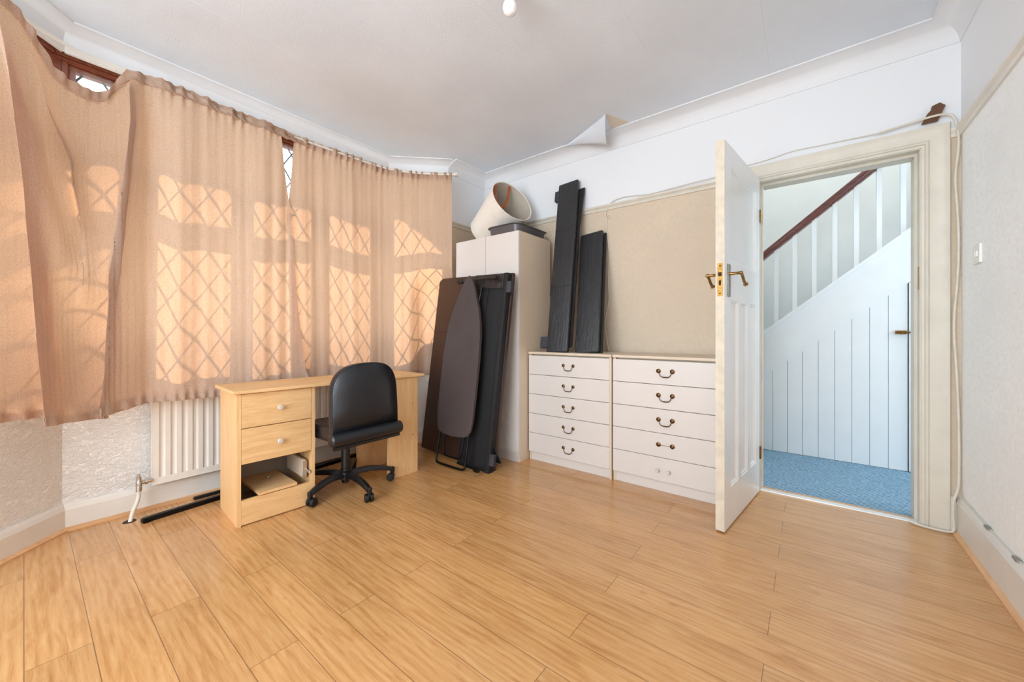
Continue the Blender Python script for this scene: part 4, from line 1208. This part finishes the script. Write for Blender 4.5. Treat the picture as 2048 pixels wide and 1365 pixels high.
# local x from hinge to free edge; local +y is the face seen from the doorway (east)
T1, T2 = 1.984, 0.008
b = new(); TH = 0.042
xs = [0, 0.086, 0.600, WL]
pan = [(0.086, 0.601, 1.379, 1.884), (0.088, 0.222, 0.208, 1.181), (0.278, 0.413, 0.206, 1.179), (0.468, 0.608, 0.204, 1.179)]
# build faces as grid with recessed panels on both faces
xg = sorted({0, 0.086, 0.222, 0.278, 0.413, 0.468, 0.605, WL}); zg = sorted({T2, 0.206, 1.180, 1.379, 1.884, T1})
def in_panel(xa, xb, za, zb2):
    xm, zm = (xa + xb) / 2, (za + zb2) / 2
    if 0.086 < xm < 0.605 and 1.379 < zm < 1.884: return 'top'
    for (p0, p1) in ((0.086, 0.222), (0.278, 0.413), (0.468, 0.605)):
        if p0 < xm < p1 and 0.206 < zm < 1.180: return (p0, p1)
    return None
for yf_ in (0.0, -TH):
    for xa, xb in zip(xg, xg[1:]):
        for za, zb2 in zip(zg, zg[1:]):
            if in_panel(xa, xb, za, zb2) is None:
                b.faces.new([b.verts.new((x_, yf_, z_)) for x_, z_ in ((xa, za), (xb, za), (xb, zb2), (xa, zb2))])
    sgn = -1 if yf_ == 0.0 else 1
    for (p0, p1, q0, q1) in ((0.086, 0.605, 1.379, 1.884), (0.086, 0.222, 0.206, 1.180), (0.278, 0.413, 0.206, 1.180), (0.468, 0.605, 0.206, 1.180)):
        steps = [(0, 0), (0.004, 0.004), (0.010, 0.005), (0.014, 0.011), (0.022, 0.013)]
        prev = None
        for ins, dep in steps:
            ring = [b.verts.new((x_, yf_ + sgn * dep, z_)) for x_, z_ in ((p0 + ins, q0 + ins), (p1 - ins, q0 + ins), (p1 - ins, q1 - ins), (p0 + ins, q1 - ins))]
            if prev:
                for k_ in range(4): b.faces.new((prev[k_], prev[(k_ + 1) % 4], ring[(k_ + 1) % 4], ring[k_]))
            prev = ring
        b.faces.new(prev)
for (xa, xb, za, zb2) in ((0, WL, T1, T1), (0, WL, T2, T2)):
    b.faces.new([b.verts.new(p_) for p_ in ((xa, 0, za), (xb, 0, za), (xb, -TH, za), (xa, -TH, za))])
for xx_ in (0,): b.faces.new([b.verts.new(p_) for p_ in ((xx_, 0, T2), (xx_, -TH, T2), (xx_, -TH, T1), (xx_, 0, T1))])
bmesh.ops.remove_doubles(b, verts=b.verts[:], dist=0.0005)
obj('door_leaf', b, M['gloss'], dl)
b = new(); box(b, WL - 0.002, WL + 0.0005, -TH, 0, T2, T1); obj('door_edge', b, M['edge'], dl, False, 'scuffed cream leading edge')
b = new(); box(b, WL, WL + 0.0018, -TH / 2 - 0.012, -TH / 2 + 0.012, 1.195, 1.362, 0.0006, 1)
lp = obj('lock_plate', b, M['brass'], dl, False, 'aged brass mortice lock plate')
b = new()
box(b, WL + 0.0012, WL + 0.0022, -TH / 2 - 0.008, -TH / 2 + 0.008, 1.296, 1.316); box(b, WL + 0.0012, WL + 0.0022, -TH / 2 - 0.005, -TH / 2 + 0.005, 1.250, 1.276)
for zz in (1.349, 1.208): lathe(b, [(0, 0.002), (0.004, 0.002), (0.004, 0.0)], (WL + 0.001, -TH / 2, zz), (1, 0, 0), 10)
obj('lock_opening', b, M['gap'], lp)
for sgn, face in ((1, 0.0), (-1, -TH)):
    b = new(); xx_ = 0.650
    box(b, xx_ - 0.022, xx_ + 0.020, min(face, face + sgn * 0.006), max(face, face + sgn * 0.006), 1.195, 1.362, 0.002, 2)
    for zz in (1.352, 1.205): lathe(b, [(0.004, 0.006), (0.003, 0.008), (0, 0.008)], (xx_, face, zz), (0, sgn, 0), 8)
    hp = obj('handle_plate', b, M['pewter'], dl, True, 'worn metal lock plate with keyhole')
    b = new()
    lathe(b, [(0.011, 0.004), (0.008, 0.010), (0.0065, 0.035), (0.0075, 0.050), (0.010, 0.054), (0.010, 0.062), (0.006, 0.066), (0, 0.066)], (xx_, face, 1.312), (0, sgn, 0), 14)
    yy_ = face + sgn * 0.058
    tube(b, smooth_curve([(xx_, yy_, 1.312), (xx_ - 0.020, yy_, 1.305), (xx_ - 0.055, yy_, 1.272), (xx_ - 0.085, yy_, 1.262)], 2), 0.0072, 10)
    lathe(b, [(0, 0), (0.012, 0.001), (0.012, 0.003), (0, 0.004)], (xx_ - 0.085, yy_, 1.262), (-1, 0, -0.25), 12)
    obj('lever_handle', b, M['brass_bright'], hp, True, 'yellow brass lever')
for zz in (0.25, 1.75):
    b = new(); tube(b, [(-0.006, 0.004, zz - 0.04), (-0.006, 0.004, zz + 0.04)], 0.005, 8); obj('hinge', b, M['brass'], dl, True)
# keep on the jamb
b = new(); box(b, OX1 - 0.0135, OX1 - 0.0115, YB + 0.004, YB + 0.03, 1.24, 1.36); 
struct('trim_11', b, M['brass'], 'worn brass striker plate on the door frame')

# ------------------------------------------------------------------ cables, switch, bits
def cable(name, label, pts_, r_, mat='cable', it=3):
    m_ = new(); tube(m_, smooth_curve(pts_, it), r_, 8); return tag(obj(name, m_, M[mat], None, True), label, 'cable')
Yc = 2.893
cable('cable', 'thick white cable running down beside the door frame in the corner to the floor', [(0.30, 2.868, 2.100), (0.44, 2.864, 2.115), (0.530, 2.862, 2.122), (0.575, 2.868, 2.105), (0.590, 2.875, 2.03), (0.594, 2.882, 1.93), (0.580, 2.884, 1.80), (0.588, 2.884, 1.66), (0.594, 2.884, 1.50), (0.592, 2.884, 1.30), (0.574, 2.884, 1.05), (0.588, 2.884, 0.80), (0.594, 2.88, 0.50), (0.592, 2.87, 0.26), (0.585, 2.868, 0.21), (0.572, 2.864, 0.17), (0.570, 2.862, 0.09), (0.575, 2.858, 0.02), (0.555, 2.85, 0.008), (0.46, 2.86, 0.008), (0.42, 2.885, 0.010)], 0.0058)
cable('cable', 'thin grey-white cable sagging along the wall above the doorway', [(-0.40, Yc, 2.095), (-0.298, Yc, 2.100), (-0.20, Yc, 2.105), (-0.078, Yc, 2.125), (0.03, Yc, 2.118), (0.142, Yc, 2.115), (0.25, 2.885, 2.108), (0.31, 2.868, 2.100)], 0.0032)
cable('cable', 'white cable lying on the picture rail and hanging down behind the shorter bed rail', [(-0.38, 2.872, 2.075), (-0.482, 2.87, 2.062), (-0.658, 2.87, 2.058), (-0.80, 2.87, 2.052), (-0.936, 2.88, 2.045), (-1.10, 2.88, 2.072), (-1.215, 2.88, 2.068), (-1.275, 2.885, 2.03), (-1.300, Yc, 1.96), (-1.285, Yc, 1.925), (-1.262, Yc, 1.93), (-1.270, Yc, 1.965), (-1.290, Yc, 1.94), (-1.278, Yc, 1.797), (-1.262, Yc, 1.60), (-1.275, Yc, 1.439), (-1.262, Yc, 1.275), (-1.305, Yc, 1.115), (-1.295, Yc, 1.0), (-1.270, 2.890, 0.87)], 0.0034)
cable('cable', 'thin cream cable clipped along the top of the right skirting board', [(0.598, 2.86, 0.20), (0.597, 2.60, 0.191), (0.597, 2.35, 0.189), (0.597, 2.1, 0.191), (0.597, 1.7, 0.190), (0.597, 1.0, 0.190), (0.597, 0.0, 0.19)], 0.0022)
for (yy_, lab) in ((2.497, 'small grey cable clip on the right skirting nearer the door corner'), (2.213, 'small grey cable clip on the right skirting nearer the camera')):
    b = new(); rounded(b, 0.014, 0.042, 0.008, 0.006, 0.001, Matrix.Translation((0.594, yy_, 0.189)), 4); tag(obj('cable_clip', b, M['clip'], None, True), lab, 'cable clip', None)
# light switch
sw = thing('light_switch', 'white double rocker light switch on the right wall', 'light switch', (XR, 2.64, 1.365), (0, 0, 0))
b = new(); box(b, -0.010, 0, -0.043, 0.043, -0.043, 0.043, 0.003, 2); obj('switch_plate', b, M['switch'], sw)
for yy_ in (-0.012, 0.012):
    b = new(); box(b, -0.0135, -0.009, yy_ - 0.006, yy_ + 0.006, -0.012, 0.012, 0.001, 1); obj('rocker', b, M['switch'], sw)
# offcut above the door
b = new(); prism(b, [(0.462, 2.094), (0.521, 2.094), (0.548, 2.165), (0.528, 2.186), (0.500, 2.176), (0.496, 2.156), (0.484, 2.142)], 0.006, 'Y', 2.872)
tag(obj('hardboard_offcut', b, M['offcut'], None), 'torn dark brown hardboard piece stuck above the right end of the door frame', 'hardboard piece')
# light bulb
lb = thing('light_bulb', 'bare opal light bulb hanging from the ceiling', 'light bulb', (-1.06, 1.345, 2.44))
b = new(); lathe(b, [(0, 0.0), (0.014, 0.002), (0.026, 0.011), (0.0325, 0.026), (0.033, 0.038), (0.028, 0.055), (0.019, 0.072), (0.014, 0.085), (0, 0.085)], (0, 0, 0), (0, 0, 1), 24); obj('globe', b, M['bulb'], lb, True)
b = new(); lathe(b, [(0, 0.083), (0.018, 0.083), (0.018, 0.118), (0.034, 0.122), (0.036, 0.139), (0, 0.139)], (0, 0, 0), (0, 0, 1), 20); obj('lampholder', b, M['switch'], lb, True)
# ceiling paper peeling away at the cove
b = new()
Afl = [(-1.60, 2.778, 2.5715), (-1.38, 2.68, 2.577), (-1.215, 2.60, 2.578), (-1.145, 2.555, 2.578)]       # still attached along this crease
Bfl = [(-1.60, 2.785, 2.570), (-1.45, 2.775, 2.535), (-1.32, 2.765, 2.487), (-1.225, 2.752, 2.447)]    # free edge hanging down
r0 = smooth_curve(Afl, 2); r1 = smooth_curve(Bfl, 2)
prev = None
for a, c in zip(r0, r1):
    row = []
    for q_ in range(7):
        t_ = q_ / 6; p_ = a.lerp(c, t_); p_ = p_ + Vector((0, -0.012, -0.008)) * math.sin(t_ * PI)
        row.append(b.verts.new(p_))
    if prev:
        for j in range(6): b.faces.new((prev[j], prev[j + 1], row[j + 1], row[j]))
    prev = row
o = obj('peeling_paper', b, M['ceiling'], CEIL, True, 'corner of ceiling paper hanging loose')
sm = o.modifiers.new('thickness', 'SOLIDIFY'); sm.thickness = 0.0012
b = new(); prism(b, [(-1.145, 2.556), (-1.060, 2.772), (-1.20, 2.772)], 0.002, 'Z', ZC - 0.0022); obj('bare_patch', b, M['melamine_side'], CEIL, False, 'bare strip where the paper has come away')
# paper joins on the ceiling, slightly raised
b = new()
for (p0, p1) in (((-1.80, 2.20), (-1.42, 2.40)), ((-2.42, 2.62), (-2.35, 2.775))):
    pass
for x_ in (-2.30, -1.77, -1.24, -0.71, -0.18):
    tube(b, [(x_, -1.6, ZC + 0.0004), (x_, 2.78, ZC + 0.0004)], 0.0013, 4)
obj('paper_join', b, M['ceiling'], CEIL)
